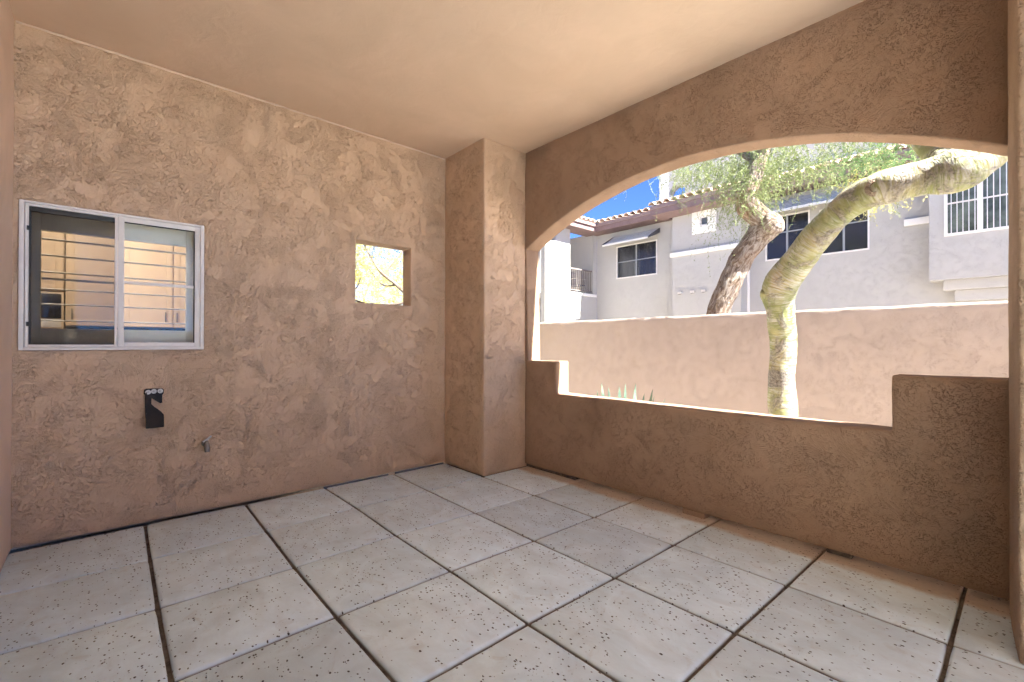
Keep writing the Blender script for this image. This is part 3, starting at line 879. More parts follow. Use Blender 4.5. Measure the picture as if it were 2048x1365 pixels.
# decorative niche round the little window
B("niche_surround", (-3.03, 9.955, 4.33), (-2.80, 9.998, 5.02), M_white, 0.008)
B("niche_surround", (-2.56, 9.955, 4.33), (-2.34, 9.998, 5.02), M_white, 0.008)
B("niche_surround", (-2.80, 9.955, 4.33), (-2.56, 9.998, 4.545), M_white, 0.008)
B("niche_surround", (-2.80, 9.955, 4.80), (-2.56, 9.998, 5.02), M_white, 0.008)
def win(y, W, cols=2, midz=None, fr=0.035, curtain=False, back=True, mulls=M_mull, frame=M_wframe, label=None, pane=M_screened):
    x0, x1, z0, z1 = W
    wdw = empty("window", ((x0 + x1) / 2, 0, 0)); wdw.parent = bld
    wdw.location = ((x0 + x1) / 2, y - 10.5, z0 + 0.1)
    if label: wdw["label"] = label
    def b(nm, a, c, mt, bev=0.0): return box(nm, a, c, mt, wdw, bev)
    b("frame", (x0, y - 0.02, z0), (x0 + fr, y + 0.05, z1), frame)
    b("frame", (x1 - fr, y - 0.02, z0), (x1, y + 0.05, z1), frame)
    b("frame", (x0 + fr, y - 0.02, z1 - fr), (x1 - fr, y + 0.05, z1), frame)
    b("frame", (x0 + fr, y - 0.02, z0), (x1 - fr, y + 0.05, z0 + fr), frame)
    n = cols
    for k in range(n):
        a = x0 + fr + (x1 - x0 - 2 * fr) * k / n; c = x0 + fr + (x1 - x0 - 2 * fr) * (k + 1) / n
        b("pane", (a + 0.012 * (k > 0), y + 0.025, z0 + fr), (c - 0.012 * (k < n - 1), y + 0.03, z1 - fr), pane)
        if k: b("mullion", (a - 0.02, y - 0.005, z0 + fr), (a + 0.02, y + 0.045, z1 - fr), mulls)
        if midz: b("crossbar", (a + 0.025 * (k > 0), y + 0.0, midz - 0.012), (c - 0.025 * (k < n - 1), y + 0.022, midz + 0.012), mulls)
    if curtain:
        for (ca, cb_) in curtain:
            bm = bmesh.new(); N = 36
            top = []; bot = []
            for k in range(N + 1):
                xx = ca + (cb_ - ca) * k / N
                yy = 0.025 * math.sin(k * 1.05) + 0.01 * math.sin(k * 2.7)
                top.append(bm.verts.new((xx, yy, z1 - 0.06))); bot.append(bm.verts.new((xx + 0.03 * math.sin(k * 0.4), yy * 1.4, z0 + 0.02)))
            for k in range(N): bm.faces.new((top[k], top[k + 1], bot[k + 1], bot[k]))
            for v in bm.verts: v.co -= Vector(((x0 + x1) / 2, 0, z0))
            bmesh.ops.solidify(bm, geom=bm.faces[:], thickness=0.004)
            link("curtain", finish(bm, "curtain", True, 80), M_curtain, wdw, (0, 0.13, 0))
    return wdw, b
win(YF, W1, 2, 3.98, curtain=[(-5.95, -5.18), (-5.0, -4.47)], label="window under the left awning with pale curtains inside")
win(YF, W2, 2, 4.10, label="dark screened window left of the stucco post")
win(YF, W3, 2, 4.06, label="dark screened window right of the stucco post")
B("dark_room", (-6.1, 10.9, 3.0), (-4.2, 10.95, 4.9), M_gasket)
B("dark_room", (-1.5, 10.9, 3.0), (1.2, 10.95, 4.9), M_gasket)
win(10.0, NW, 1, None, 0.03, label="tiny square window in its white surround", pane=M_dark)
M_bayp = plain("greenish reflecting glass", (0.13, 0.15, 0.12), 0.12, 0.5, var=0.5, sc_=3)
wb, wbb = win(10.0, WB, 1, None, 0.05, label="bay window with vertical bars", pane=M_bayp)
M_bar = plain("white bars", (0.72, 0.72, 0.70), 0.5)
for xx in (2.73, 3.30): wbb("mullion", (xx - 0.04, 9.975, WB[2] + 0.05), (xx + 0.04, 10.05, WB[3] - 0.05), M_frame)
wbb("crossbar", (2.275, 9.985, 4.0), (3.85, 10.0, 4.03), M_frame)
k = 0
xx = 2.33
while xx < 3.82:
    if min(abs(xx - 2.73), abs(xx - 3.30)) > 0.05:
        wbb("bar", (xx - 0.0065, 9.962, WB[2] + 0.05), (xx + 0.0065, 9.975, WB[3] - 0.05), M_bar)
    xx += 0.083
B("dark_room", (2.1, 10.4, 3.2), (4.3, 10.45, 4.9), M_gasket)
# awnings: sloped louvered aluminium
def awning(x0, x1, ztop, zbot, out, y):
    aw = empty("awning", ((x0 + x1) / 2, y - 10.5, zbot + 0.1)); aw.parent = bld
    base = Vector(bld.location) + Vector(aw.location)
    n = 6
    for k in range(n):
        t0 = k / n; t1 = (k + 0.55) / n
        bm = bmesh.new()
        def P(t, dz=0): return (y - out * t - 0.01, ztop - (ztop - zbot) * t + dz)
        ya, za = P(t0); yb, zb = P(t1)
        dy = 0.022; q = []
        for xv in (x0, x1):
            q.append([bm.verts.new(Vector(v) - base) for v in ((xv, ya, za), (xv, yb - 0.004, zb - 0.001), (xv, yb - 0.004, zb - 0.012), (xv, ya, za - 0.02))])
        for i in range(4): bm.faces.new((q[0][i], q[0][(i + 1) % 4], q[1][(i + 1) % 4], q[1][i]))
        bm.faces.new(q[0]); bm.faces.new(q[1][::-1])
        link("slat", finish(bm, "slat"), M_awn, aw)
    bm = bmesh.new()
    q = [bm.verts.new(Vector(v) - base) for v in ((x0, y - 0.012, ztop - 0.045), (x1, y - 0.012, ztop - 0.045), (x1, y - out - 0.02, zbot - 0.03), (x0, y - out - 0.02, zbot - 0.03))]
    fb = bm.faces.new(q); bmesh.ops.solidify(bm, geom=[fb], thickness=0.004)
    link("gap_shade_sheet", finish(bm, "gap_shade_sheet"), M_awn_d, aw)  # dark sheet that stands for the shade in the slat gaps
    # side arms and drop edge
    for xv in (x0 - 0.03, x1):
        bm = bmesh.new()
        pr = [(y - 0.002, ztop + 0.02), (y - out - 0.03, zbot + 0.02), (y - out - 0.03, zbot - 0.035), (y - 0.002, ztop - 0.13)]
        r0 = [bm.verts.new(Vector((xv, *v)) - base) for v in pr]; r1 = [bm.verts.new(Vector((xv + 0.028, *v)) - base) for v in pr]
        for i in range(4): bm.faces.new((r0[i], r0[(i + 1) % 4], r1[(i + 1) % 4], r1[i]))
        bm.faces.new(r0); bm.faces.new(r1[::-1])
        link("side_arm", finish(bm, "side_arm"), M_awn_d, aw)
    box("drop_edge", (x0, y - out - 0.05, zbot - 0.05), (x1, y - out - 0.03, zbot + 0.01), M_awn, aw)
    return aw
awning(-6.10, -4.38, 4.86, 4.50, 0.62, YF)["label"] = "small louvered awning over the curtained window"
awning(-1.62, 1.06, 4.92, 4.52, 0.62, YF)["label"] = "long louvered awning over the pair of dark windows"
# little wall vents
for xx in (-3.40, -3.02, -2.69):
    v = B("wall_vent", (xx - 0.06, 9.93, 2.665), (xx + 0.06, 9.998, 2.735), M_vent, 0.012)
    box("vent_mouth", (xx - 0.04, 9.92, 2.66), (xx + 0.04, 9.99, 2.664), M_gasket, v)
# eaves: fascia board, gutter lip, soffit, barrel tiles, roof slope
def tile_mesh(L=0.42, r=0.105):
    bm = bmesh.new(); n = 7
    rr = []
    for (yy, rs) in ((0, 1.0), (L, 0.92)):
        o_ = [bm.verts.new((math.cos(math.pi * k / n) * r * rs, yy, math.sin(math.pi * k / n) * r * rs * 0.85)) for k in range(n + 1)]
        i_ = [bm.verts.new((math.cos(math.pi * k / n) * (r * rs - 0.018), yy, math.sin(math.pi * k / n) * (r * rs * 0.85 - 0.018))) for k in range(n + 1)]
        rr.append((o_, i_))
    for k in range(n):
        bm.faces.new((rr[0][0][k], rr[0][0][k + 1], rr[1][0][k + 1], rr[1][0][k]))
        bm.faces.new((rr[0][1][k], rr[1][1][k], rr[1][1][k + 1], rr[0][1][k + 1]))
        bm.faces.new((rr[0][0][k], rr[0][1][k], rr[0][1][k + 1], rr[0][0][k + 1]))
    me = finish(bm, "roof_tile"); me.materials.append(M_tile); return me
TM = tile_mesh()
def roof_x(nm, x0, x1, ye, ze, slope, depth, courses, wall_y, label=None):
    """roof whose eave runs along x at y=ye"""
    rf = empty(nm, ((x0 + x1) / 2, ye - 10.5, ze + 0.1)); rf.parent = bld
    if label: rf["label"] = label
    base = Vector(bld.location) + Vector(rf.location)
    def rb(n2, a, b, mt): return box(n2, a, b, mt, rf)
    rb("fascia", (x0, ye, ze - 0.27), (x1, ye + 0.03, ze - 0.02), M_fascia)
    rb("gutter", (x0, ye - 0.045, ze - 0.105), (x1, ye - 0.002, ze - 0.015), M_fascia_l)
    rb("soffit", (x0, ye + 0.031, ze - 0.265), (x1, wall_y - 0.002, ze - 0.235), M_fascia)
    sl = math.tan(math.radians(slope))
    bm = bmesh.new()
    q = [(x0, ye, ze - 0.01), (x1, ye, ze - 0.01), (x1, ye + depth, ze - 0.01 + depth * sl), (x0, ye + depth, ze - 0.01 + depth * sl)]
    vs_ = [bm.verts.new(Vector(v) - base) for v in q]; f = bm.faces.new(vs_)
    bmesh.ops.solidify(bm, geom=[f], thickness=0.06)
    link("roof_deck", finish(bm, "roof_deck"), M_tile, rf)
    p = 0.235
    n = int((x1 - x0) / p)
    for c in range(courses):
        for k in range(n + 1):
            o = link("roof_tile", TM, None, rf, Vector((x0 + 0.08 + k * p + random.uniform(-.006, .006), ye - 0.07 + c * 0.34 * math.cos(math.radians(slope)), ze + 0.01 + (c * 0.34) * math.sin(math.radians(slope)) + 0.012 * (c > 0))) - base)
            o.rotation_euler = (math.radians(slope - 2.5), 0, random.uniform(-.015, .015))
    # the rest of the slope: long barrels running up to the ridge, joined
    bm = bmesh.new()
    y0 = courses * 0.34 - 0.05
    for k in range(n + 1):
        xx = x0 + 0.08 + k * p
        ring = []
        for dd in (y0, depth):
            ring.append([bm.verts.new(Vector((xx + math.cos(math.pi * a / 5) * 0.1, ye + dd, ze + 0.005 + dd * sl + math.sin(math.pi * a / 5) * 0.085)) - base) for a in range(6)])
        for a in range(5): bm.faces.new((ring[0][a], ring[0][a + 1], ring[1][a + 1], ring[1][a]))
    o = link("upper_roof_tiles", finish(bm, "upper_roof_tiles"), M_tile, rf); o["kind"] = "stuff"
    return rf
roof_x("roof", -6.42, -3.9, 9.92, 5.30, 13, 3.2, 3, YF, "left stretch of brown eave with barrel tiles")
roof_x("roof", -3.98, -1.38, 9.32, 5.22, 17, 3.6, 4, 10.0, "projecting eave over the tiny square window")
roof_x("roof", -1.36, 7.0, 9.92, 5.30, 20, 3.6, 3, YF, "right stretch of eave behind the hanging twigs")
B("wall", (-3.98, 9.921, 5.03), (-3.90, 10.49, 5.2), M_fascia)
# upper storey behind the roofs
B("upper_wall", (-4.60, 12.6, 5.1), (8.0, 16, 9.8), M_cream)
B("upper_wall", (-6.8, 13.4, 5.0), (-4.602, 16, 5.6), M_cream)
# open arched belfry left of the upper storey
B("belfry_pier", (-5.62, 12.65, 5.3), (-5.24, 13.0, 7.5), M_white)
def arch_piece():
    bm = bmesh.new(); n = 14
    x0, x1 = -5.239, -4.601; cx = (x0 + x1) / 2; r = (x1 - x0) / 2
    pr = [(x0 + 0.0, 7.5), (x1, 7.5)] + [(cx + math.cos(math.pi * k / n) * r, 6.62 + math.sin(math.pi * k / n) * r * 0.8) for k in range(n + 1)]
    base = Vector(bld.location)
    a = [bm.verts.new(Vector((x, 12.65, z)) - base) for x, z in pr]; b = [bm.verts.new(Vector((x, 13.0, z)) - base) for x, z in pr]
    for i in range(len(pr)): bm.faces.new((a[i], a[(i + 1) % len(pr)], b[(i + 1) % len(pr)], b[i]))
    bm.faces.new(a); bm.faces.new(b[::-1])
    return finish(bm, "belfry_arch")
link("belfry_arch", arch_piece(), M_cream, bld)
B("belfry_base", (-5.62, 12.651, 5.0), (-4.602, 13.0, 5.9), M_cream)
# louvered roof vent
rv = empty("roof_vent", (-4.85, 11.3 - 10.5, 5.65 + 0.1)); rv.parent = bld
for k in range(4): box("vent_slat", (-5.12, 11.2 + 0.02 * k, 5.70 + k * 0.065), (-4.60, 11.3, 5.735 + k * 0.065), M_white, rv)
box("vent_box", (-5.08, 11.301, 5.55), (-4.64, 11.7, 5.97), M_awn_d, rv)
# left wing with balcony
XW = -6.83
B("wing_wall", (XW - 0.2, 7.87, -0.1), (XW, 9.07, 4.35), M_cream)
def wing_top():
    bm = bmesh.new()
    pr = [(7.87, 4.351), (9.07, 4.351), (9.07, 5.08), (8.75, 5.02), (8.45, 4.78), (8.3, 4.56), (8.0, 4.5), (7.87, 4.5)]
    base = Vector(bld.location)
    a = [bm.verts.new(Vector((XW - 0.2, y, z)) - base) for y, z in pr]; b = [bm.verts.new(Vector((XW, y, z)) - base) for y, z in pr]
    for i in range(len(pr)): bm.faces.new((a[i], a[(i + 1) % len(pr)], b[(i + 1) % len(pr)], b[i]))
    bm.faces.new(a); bm.faces.new(b[::-1])
    return finish(bm, "wing_gable")
link("wing_gable", wing_top(), M_cream, bld)
B("wing_wall", (XW - 0.2, 9.071, -0.1), (XW, 10.498, 2.86), M_cream)
B("balcony_curb", (XW - 0.22, 9.075, 2.861), (XW + 0.02, 10.49, 2.96), M_white, 0.01)
B("balcony_back_wall", (XW - 2.4, 7.9, -0.1), (XW - 2.2, 10.5, 5.2), M_cream)
B("balcony_side_wall", (XW - 2.2, 10.3, 2.86), (XW - 0.001, 10.499, 5.1), M_cream)
B("balcony_floor", (XW - 2.2, 7.9, 2.7), (XW - 0.201, 10.3, 2.86), M_concrete)
B("wing_wall", (XW - 5.5, 7.6, -0.1), (XW - 0.6, 7.868, 5.2), M_cream)
B("wing_band", (XW - 5.4, 7.5, 3.9), (XW - 0.6, 7.599, 4.03), M_white)
B("wing_front_wall", (XW - 5.5, 6.6, -0.1), (XW - 0.9, 6.8, 5.1), M_cream)
# wing eave along y
we = empty("roof", (XW + 0.4, 9.2 - 10.5, 5.3 + 0.1)); we.parent = bld; we["label"] = "brown eave of the left wing running toward the garden"
box("fascia", (XW + 0.38, 6.5, 5.03), (XW + 0.41, 9.92, 5.28), M_fascia, we)
box("gutter", (XW + 0.411, 6.5, 5.19), (XW + 0.46, 9.92, 5.285), M_fascia_l, we)
box("soffit", (XW - 0.3, 6.5, 5.04), (XW + 0.379, 10.49, 5.065), M_fascia, we)
wbase = Vector(bld.location) + Vector(we.location)
for c in range(3):
    for k in range(15):
        o = link("roof_tile", TM, None, we, Vector((XW + 0.5 - c * 0.32, 6.6 + k * 0.235, 5.31 + c * 0.085)) - wbase)
        o.rotation_euler = (math.radians(11), 0, math.pi / 2)
box("roof_deck", (XW - 5, 6.5, 5.27), (XW + 0.38, 9.93, 5.30), M_tile, we)
# balcony railing
rl = empty("balcony_railing", (XW - 0.05, 9.78 - 10.5, 2.96 + 0.1)); rl.parent = bld; rl["label"] = "dark metal balcony railing of upright bars"
box("handrail", (XW - 0.075, 9.08, 3.74), (XW - 0.03, 10.29, 3.79), M_rail, rl)
box("bottom_rail", (XW - 0.07, 9.08, 3.03), (XW - 0.035, 10.29, 3.06), M_rail, rl)
for k in range(12):
    yy = 9.13 + k * 0.1
    box("baluster", (XW - 0.062, yy - 0.009, 3.06), (XW - 0.044, yy + 0.009, 3.74), M_rail, rl)
# chair on the balcony
chr_ = empty("patio_chair", (XW - 0.5, 10.0, 2.862))
tag(chr_, "small blue backed patio chair behind the balcony railing", "chair")
cx_, cy_ = XW - 0.5, 10.0
box("seat", (cx_ - 0.22, cy_ - 0.22, 3.27), (cx_ + 0.22, cy_ + 0.22, 3.30), M_chairf, chr_, 0.008)
bk = box("backrest", (cx_ - 0.25, cy_ - 0.21, 3.32), (cx_ - 0.225, cy_ + 0.21, 3.80), M_chairf, chr_, 0.008)
for sx in (-1, 1):
    for sy in (-1, 1):
        box("leg", (cx_ + sx * 0.22 - 0.012, cy_ + sy * 0.22 - 0.012, 2.862), (cx_ + sx * 0.22 + 0.012, cy_ + sy * 0.22 + 0.012, 3.5 if sx > 0 else 3.82), M_awn, chr_)
    box("armrest", (cx_ - 0.24, cy_ + sx * 0.22 - 0.015, 3.5), (cx_ + 0.24, cy_ + sx * 0.22 + 0.015, 3.52), M_awn, chr_)

# ------------------------------------------------------------------ TREES
def twigs(starts, dirs, lens, seg=6, w=0.006, droop=0.35, leaf=(0.022, 0.008), per=2, curl=0.35, rs=0):
    """hanging twigs: thin crossed ribbons with paired leaflets, as arrays (verts, quads)"""
    g = np.random.default_rng(rs)
    n = len(starts)
    P = np.array(starts, float); D = np.array(dirs, float)
    D /= np.linalg.norm(D, axis=1)[:, None]
    V = []; Fq = []; base = 0
    pts = [P.copy()]; ds = [D.copy()]
    st = (np.array(lens) / seg)[:, None]
    for s in range(seg):
        D = D + g.normal(0, curl, (n, 3)) * np.array([1, 1, 0.7]) + np.array([0, 0, -droop])
        D /= np.linalg.norm(D, axis=1)[:, None]
        P = P + D * st
        pts.append(P.copy()); ds.append(D.copy())
    pts = np.array(pts); ds = np.array(ds)            # seg+1, n, 3
    side = np.cross(ds[0], g.normal(0, 1, (n, 3))); side /= np.linalg.norm(side, axis=1)[:, None] + 1e-9
    for s in range(seg):
        ww = w * (1 - 0.6 * s / seg)
        a = pts[s] - side * ww / 2; b = pts[s] + side * ww / 2
        c = pts[s + 1] + side * ww * 0.45; d = pts[s + 1] - side * ww * 0.45
        V.append(np.stack([a, b, c, d], 1).reshape(-1, 3))
    for s in range(1, seg + 1):
        for q in range(per):
            cpos = pts[s] - (pts[s] - pts[s - 1]) * g.random((n, 1))
            ld = ds[s] * 0.6 + g.normal(0, 0.8, (n, 3)); ld /= np.linalg.norm(ld, axis=1)[:, None]
            sd = np.cross(ld, g.normal(0, 1, (n, 3))); sd /= np.linalg.norm(sd, axis=1)[:, None] + 1e-9
            L = leaf[0] * (0.6 + 0.8 * g.random((n, 1))); W = leaf[1] * (0.6 + 0.8 * g.random((n, 1)))
            V.append(np.stack([cpos, cpos + ld * L * .5 + sd * W * .5, cpos + ld * L, cpos + ld * L * .5 - sd * W * .5], 1).reshape(-1, 3))
    return np.concatenate(V)

def quad_mesh(name, V, mat, parent, origin):
    V = V - np.array(origin)
    n = len(V)
    me = bpy.data.meshes.new(name)
    me.vertices.add(n); me.vertices.foreach_set("co", V.astype(np.float32).ravel())
    me.loops.add(n); me.loops.foreach_set("vertex_index", np.arange(n, dtype=np.int32))
    me.polygons.add(n // 4); me.polygons.foreach_set("loop_start", np.arange(0, n, 4, dtype=np.int32))
    me.update(calc_edges=True); me.validate()
    return link(name, me, mat, parent)

def rel(L, o): return [tuple(np.array(p) - np.array(o)) for p in L]

def clumped(g, lo, hi, n, nclump, spread):
    cen = lo + (hi - lo) * g.random((nclump, 3))
    idx = g.integers(0, nclump, n)
    return cen[idx] + g.normal(0, 1, (n, 3)) * np.array(spread)

# --- green trunk just outside the parapet
o1 = (1.87, 1.9, -0.11)
t1 = empty("palo_verde_tree", o1)
tag(t1, "near tree with smooth green yellow trunk leaning across the arch", "tree")
p1 = [(1.90, 1.93, -0.2), (1.872, 1.907, 0.009), (1.866, 1.869, 0.562), (1.86, 1.829, 0.936), (1.88, 1.805, 1.198), (1.884, 1.735, 1.454), (1.897, 1.66, 1.655), (2.033, 1.597, 1.846), (2.207, 1.49, 2.022), (2.351, 1.424, 2.152), (2.504, 1.37, 2.232),
      (2.673, 1.334, 2.268), (2.843, 1.374, 2.285), (2.993, 1.391, 2.292), (3.11, 1.435, 2.37), (3.20, 1.463, 2.50), (3.30, 1.50, 2.75), (3.38, 1.6, 3.1)]
r1 = [0.15, 0.130, 0.115, 0.104, 0.100, 0.104, 0.128, 0.122, 0.110, 0.100, 0.104, 0.118, 0.112, 0.132, 0.118, 0.094, 0.08, 0.06]
tb = tube(rel(p1, o1), r1, 28, 0.09, 7, seed=2)
link("trunk", finish(tb, "trunk", True, 80), M_barkg, t1)
b1 = tube(rel([(2.96, 1.42, 2.32), (2.93, 1.50, 2.40), (2.845, 1.62, 2.53), (2.70, 1.85, 2.80), (2.4, 2.1, 3.2)], o1), [0.095, 0.085, 0.07, 0.055, 0.04], 18, 0.08, 6)
link("limb", finish(b1, "limb", True, 80), M_barkg, t1)
# pruned knot on the limb
bm = bmesh.new()
bmesh.ops.create_cone(bm, segments=22, radius1=0.060, radius2=0.034, depth=0.022, cap_ends=True)
for v in bm.verts: v.co += wob(v.co * 30, 0.004); 
bmesh.ops.inset_region(bm, faces=[f for f in bm.faces if len(f.verts) > 4 and f.calc_center_median().z > 0], thickness=0.008, depth=-0.010)
kn = link("knot", finish(bm, "knot", True), M_cut, t1, Vector((2.612, 1.235, 2.245)) - Vector(o1))
kn.rotation_euler = (Vector((0.10, -1, -0.12)).to_track_quat('Z', 'Y')).to_euler()
bm = bmesh.new()
bmesh.ops.create_uvsphere(bm, u_segments=16, v_segments=10, radius=0.062)
for v in bm.verts: v.co = Vector((v.co.x * 0.9, v.co.y, v.co.z * 1.05)) + wob(v.co * 8, 0.014)
link("burr", finish(bm, "burr", True), M_barkg, t1, Vector((1.818, 1.625, 1.625)) - Vector(o1))
g = np.random.default_rng(3)
S = clumped(g, np.array([2.15, 2.15, 2.62]), np.array([2.6, 2.55, 2.88]), 170, 12, (0.07, 0.07, 0.05))
V = twigs(S, g.normal(0, 1, (len(S), 3)) + [0.1, -0.1, -0.2], 0.10 + 0.12 * g.random(len(S)), 5, 0.003, 0.15, (0.016, 0.006), 4, 0.4, 5)
quad_mesh("fresh_twigs", V, M_leafb, t1, o1)
S = np.array([2.40, 2.30, 2.58]) + g.normal(0, 1, (130, 3)) * np.array([0.10, 0.08, 0.05])
V1 = twigs(S, g.normal(0, 1, (130, 3)) * 0.7 + [0.4, 0.3, -0.5], 0.15 + 0.22 * g.random(130), 7, 0.003, 0.22, (0.016, 0.008), 3, 0.4, 6)
quad_mesh("blossom_twigs", V1, M_leafy, t1, o1)
# crown overhead, spread loosely above the roof edge
S = clumped(g, np.array([1.6, 1.5, 3.5]), np.array([4.6, 3.4, 5.2]), 1500, 40, (0.25, 0.25, 0.2))
V = twigs(S, g.normal(0, 1, (len(S), 3)), 0.3 + 0.4 * g.random(len(S)), 6, 0.005, 0.3, (0.03, 0.01), 2, 0.35, 8)
quad_mesh("crown", V, M_leaf, t1, o1)
for k, (a, b, c) in enumerate([((3.36, 1.58, 3.05), (3.0, 2.0, 3.7), (2.4, 2.6, 4.4)), ((3.36, 1.58, 3.05), (3.6, 1.9, 3.8), (4.1, 2.4, 4.6)), ((2.45, 2.06, 3.15), (2.1, 2.4, 3.7), (1.8, 2.6, 4.5))]):
    link("limb", finish(tube(rel([a, b, c], o1), [0.06, 0.04, 0.015], 10, 0.05), "limb", True, 80), M_barkg, t1)

# --- rough trunk behind the garden wall
o2 = (-0.3, 4.98, -0.11)
t2 = empty("mesquite_tree", o2)
tag(t2, "far tree with rough brown trunk and sawn stub rising behind the boundary wall", "tree")
tr = tube(rel([(-0.32, 4.97, -0.2), (-0.176, 4.981, 0.944), (-0.086, 5.002, 1.706), (0.036, 5.06, 2.097), (0.211, 5.12, 2.54), (0.425, 5.18, 2.885), (0.60, 5.17, 3.03), (0.72, 5.12, 3.075), (0.775, 5.10, 3.09), (0.80, 5.09, 3.095)], o2),
          [0.25, 0.20, 0.178, 0.174, 0.178, 0.188, 0.192, 0.18, 0.13, 0.05], 26, 0.10, 7, seed=5)
link("trunk", finish(tr, "trunk", True, 80), M_barkr, t2)
tr2 = tube(rel([(0.66, 5.25, 3.03), (0.53, 5.12, 3.17), (0.395, 4.94, 3.36), (0.385, 4.92, 3.56), (0.455, 5.02, 3.82), (0.50, 5.12, 4.1), (0.56, 5.25, 4.5), (0.60, 5.4, 5.0)], o2), [0.17, 0.165, 0.165, 0.15, 0.125, 0.115, 0.10, 0.07], 22, 0.10, 6, seed=9)
link("limb", finish(tr2, "limb", True, 80), M_barkr, t2)
for a, b, c in [((0.50, 5.12, 4.05), (-0.1, 5.5, 4.6), (-1.2, 6.0, 5.2)), ((0.56, 5.25, 4.4), (1.3, 5.6, 4.9), (2.3, 6.0, 5.3)), ((0.5, 5.12, 4.15), (0.9, 4.9, 4.7), (1.6, 4.9, 5.4)), ((0.58, 5.3, 4.7), (0, 5.1, 5.3), (-0.8, 4.9, 5.8))]:
    link("limb", finish(tube(rel([a, b, c], o2), [0.08, 0.05, 0.015], 10, 0.06), "limb", True, 80), M_barkr, t2)
g = np.random.default_rng(21)
def crown2(n, x0, x1, y0, y1, zf, zs, ncl, sp, ln, seed, w=0.0075):
    gg = np.random.default_rng(seed)
    cen = np.stack([x0 + (x1 - x0) * gg.random(ncl), y0 + (y1 - y0) * gg.random(ncl), np.zeros(ncl)], 1)
    cen[:, 2] = np.array([zf(x) for x in cen[:, 0]]) + zs * gg.random(ncl)
    idx = gg.integers(0, ncl, n)
    S = cen[idx] + gg.normal(0, 1, (n, 3)) * np.array(sp)
    D = gg.normal(0, 1, (n, 3)) * 0.8 + [0, 0, -0.2]
    return twigs(S, D, ln * (0.5 + gg.random(n)), 8, w, 0.28, (0.030, 0.012), 3, 0.42, seed + 1)
zf = lambda x: 3.98 if x < 0.2 else (3.98 + (x - 0.2) * 0.05)
Vc = [crown2(400, -1.0, 0.15, 4.9, 6.2, lambda x: 4.02 + 0.10 * (-x), 0.55, 26, (0.16, 0.16, 0.12), 0.42, 31),
      crown2(400, 0.1, 0.9, 4.8, 6.0, lambda x: 3.75, 0.75, 22, (0.13, 0.16, 0.14), 0.45, 33),
      crown2(440, 0.7, 2.6, 5.3, 6.6, lambda x: 3.95, 0.55, 46, (0.18, 0.18, 0.11), 0.36, 35),
      crown2(420, -2.0, 3.2, 4.8, 7.0, lambda x: 4.7, 1.6, 60, (0.3, 0.3, 0.25), 0.5, 37),
      crown2(110, -0.2, 0.5, 4.8, 5.4, lambda x: 3.45, 0.3, 10, (0.14, 0.1, 0.1), 0.8, 39, 0.0045),
      crown2(90, 0.9, 2.2, 4.8, 5.6, lambda x: 3.6, 0.2, 12, (0.12, 0.1, 0.1), 0.5, 41, 0.0045)]
quad_mesh("crown", np.concatenate(Vc), M_leaf, t2, o2)
Vy = crown2(90, 0.33, 0.52, 4.72, 4.86, lambda x: 3.2, 0.8, 26, (0.07, 0.05, 0.10), 0.26, 45, 0.006)
quad_mesh("trunk_sprouts", Vy, M_leaf, t2, o2)
# --- flowering tree seen through the small opening
o3 = (-2.0, 1.15, -0.11)
t3 = empty("flowering_tree", o3)
tag(t3, "sunlit yellow blossoming tree seen through the small square opening", "tree")
link("trunk", finish(tube(rel([(-2.0, 1.15, -0.2), (-2.05, 1.13, 0.6), (-2.173, 1.104, 1.189), (-2.947, 0.985, 1.838), (-3.318, 0.868, 2.132), (-3.558, 0.749, 2.32), (-3.743, 0.691, 2.522), (-3.892, 0.673, 2.679), (-4.1, 0.6, 3.0)], o3),
                         [0.09, 0.075, 0.055, 0.036, 0.030, 0.024, 0.018, 0.013, 0.006], 12, 0.06, 6), "trunk", True, 80), M_barkr, t3)
for pth, rr in (([(-3.50, 0.78, 2.28), (-3.60, 0.90, 2.45), (-3.66, 1.1, 2.66), (-3.8, 1.3, 2.9)], [0.018, 0.013, 0.009, 0.005]),
                ([(-2.95, 0.98, 1.84), (-3.4, 0.5, 1.80), (-3.66, 0.19, 1.95), (-3.55, 0.31, 2.05), (-3.50, 0.36, 2.2)], [0.02, 0.016, 0.012, 0.009, 0.005]),
                ([(-3.318, 0.868, 2.132), (-3.9, 0.9, 2.2), (-4.5, 0.9, 2.6)], [0.018, 0.013, 0.006])):
    link("limb", finish(tube(rel(pth, o3), rr, 8, 0.05), "limb", True, 80), M_barkr, t3)
g = np.random.default_rng(51)
n3 = 8000
cen = np.array([-6.2, 2.0, 2.9]) + g.normal(0, 1, (90, 3)) * np.array([1.3, 1.5, 1.0])
S = cen[g.integers(0, 90, n3)] + g.normal(0, 1, (n3, 3)) * 0.28
V = twigs(S, g.normal(0, 1, (n3, 3)), 0.25 + 0.35 * g.random(n3), 5, 0.007, 0.15, (0.034, 0.016), 3, 0.5, 52)
cen = np.array([-3.7, 0.8, 2.6]) + g.normal(0, 1, (16, 3)) * np.array([0.35, 0.5, 0.35])
S = cen[g.integers(0, 16, 260)] + g.normal(0, 1, (260, 3)) * 0.1
V2 = twigs(S, g.normal(0, 1, (260, 3)), 0.15 + 0.2 * g.random(260), 5, 0.003, 0.1, (0.02, 0.008), 3, 0.5, 53)
V = np.concatenate([V, V2]).reshape(-1, 4, 3)
V = V[(V[:, :, 0] + V[:, :, 1]).max(1) < 0.0].reshape(-1, 3)
quad_mesh("crown", V, M_leafy, t3, o3)
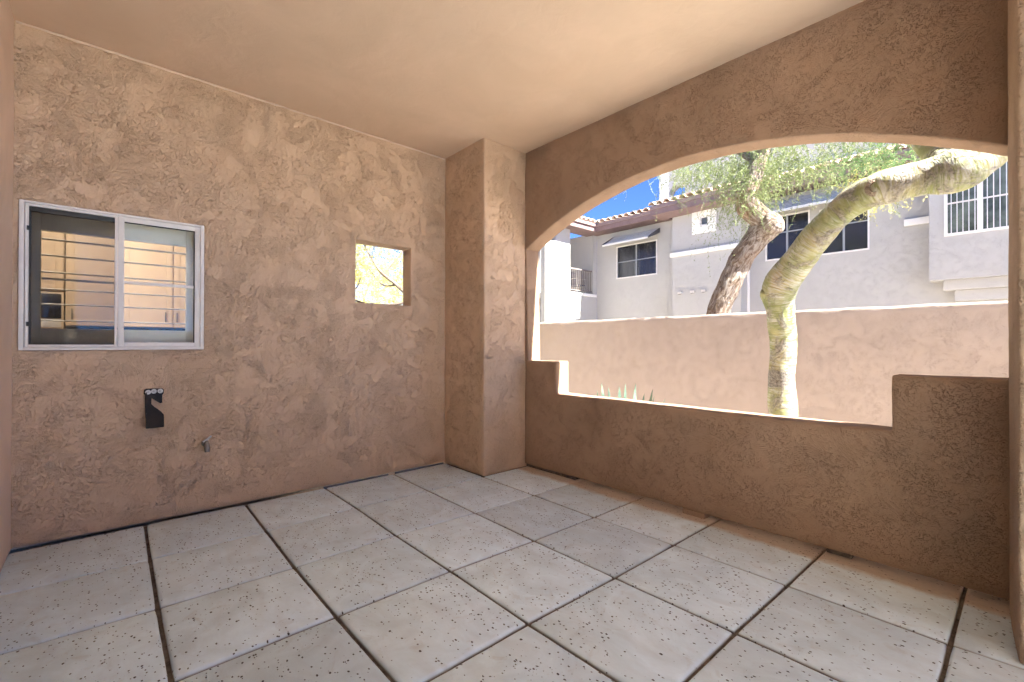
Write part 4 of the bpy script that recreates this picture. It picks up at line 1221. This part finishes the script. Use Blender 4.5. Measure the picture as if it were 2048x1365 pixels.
# desert shrubs mass further back, low behind the flowering tree
hg = empty("oleander_hedge", (-13, 5, -0.11))
tag(hg, "sunny green hedge far behind the flowering tree", "hedge")
g = np.random.default_rng(61)
S = np.array([-13, 5.5, 1.2]) + g.uniform(-1, 1, (5000, 3)) * np.array([1.2, 6, 1.4])
V = twigs(S, g.normal(0, 1, (5000, 3)), 0.4 + 0.3 * g.random(5000), 3, 0.02, 0.0, (0.12, 0.05), 3, 0.5, 62)
quad_mesh("foliage", V, M_leafy, hg, (-13, 5, -0.11))["kind"] = "stuff"

# --- agave behind the parapet
o4 = (0.43, 1.52, -0.11)
ag = empty("agave_plant", o4)
tag(ag, "spiky pale green agave whose blade tips show above the low parapet", "plant")
g = random.Random(4)
tips = [(-0.30, -0.28, 0.78), (-0.22, -0.14, 0.82), (-0.16, -0.14, 0.905), (-0.10, -0.10, 0.86), (-0.02, -0.02, 0.875), (0.03, 0.02, 0.90), (0.02, -0.06, 0.84), (0.09, 0.12, 0.90), (0.12, 0.08, 0.83), (0.17, 0.16, 0.80), (0.22, 0.24, 0.84), (0.25, 0.22, 0.77), (0.31, 0.33, 0.74)]
for k in range(18):
    a = g.uniform(0, 6.28); rr = g.uniform(0.25, 0.5); tips.append((math.cos(a) * rr, math.sin(a) * rr, g.uniform(0.45, 0.72)))
for tx, ty, tz in tips:
    bm = bmesh.new()
    T = Vector((tx, ty, tz)); base = Vector((tx * 0.15, ty * 0.15, 0.12))
    d = (T - base); sd = d.cross(Vector((0.3, 1, 0.1))).normalized() if abs(d.x) < abs(d.y) * 3 else d.cross(Vector((0, 1, 0.2))).normalized()
    sd = Vector((0.72, 0.62, 0)).lerp(sd, 0.25).normalized() * (1 if True else 1)
    up = d.cross(sd).normalized()
    rings = []
    N = 7
    for s in range(N):
        t = s / N
        p = base + d * t + Vector((tx, ty, 0)) * 0.15 * math.sin(t * 3.14)
        wd = 0.026 * (0.5 + 1.2 * t) * (1 - t) ** 0.6 + 0.002
        rings.append([bm.verts.new(p - sd * wd), bm.verts.new(p - up * wd * 0.35), bm.verts.new(p + sd * wd), bm.verts.new(p + up * wd * 0.1)])
    tipv = bm.verts.new(T)
    for a, b in zip(rings, rings[1:]):
        for q in range(4): bm.faces.new((a[q], a[(q + 1) % 4], b[(q + 1) % 4], b[q]))
    for q in range(4): bm.faces.new((rings[-1][q], rings[-1][(q + 1) % 4], tipv))
    bm.faces.new(rings[0])
    link("leaf", finish(bm, "leaf", True), M_agave, ag)
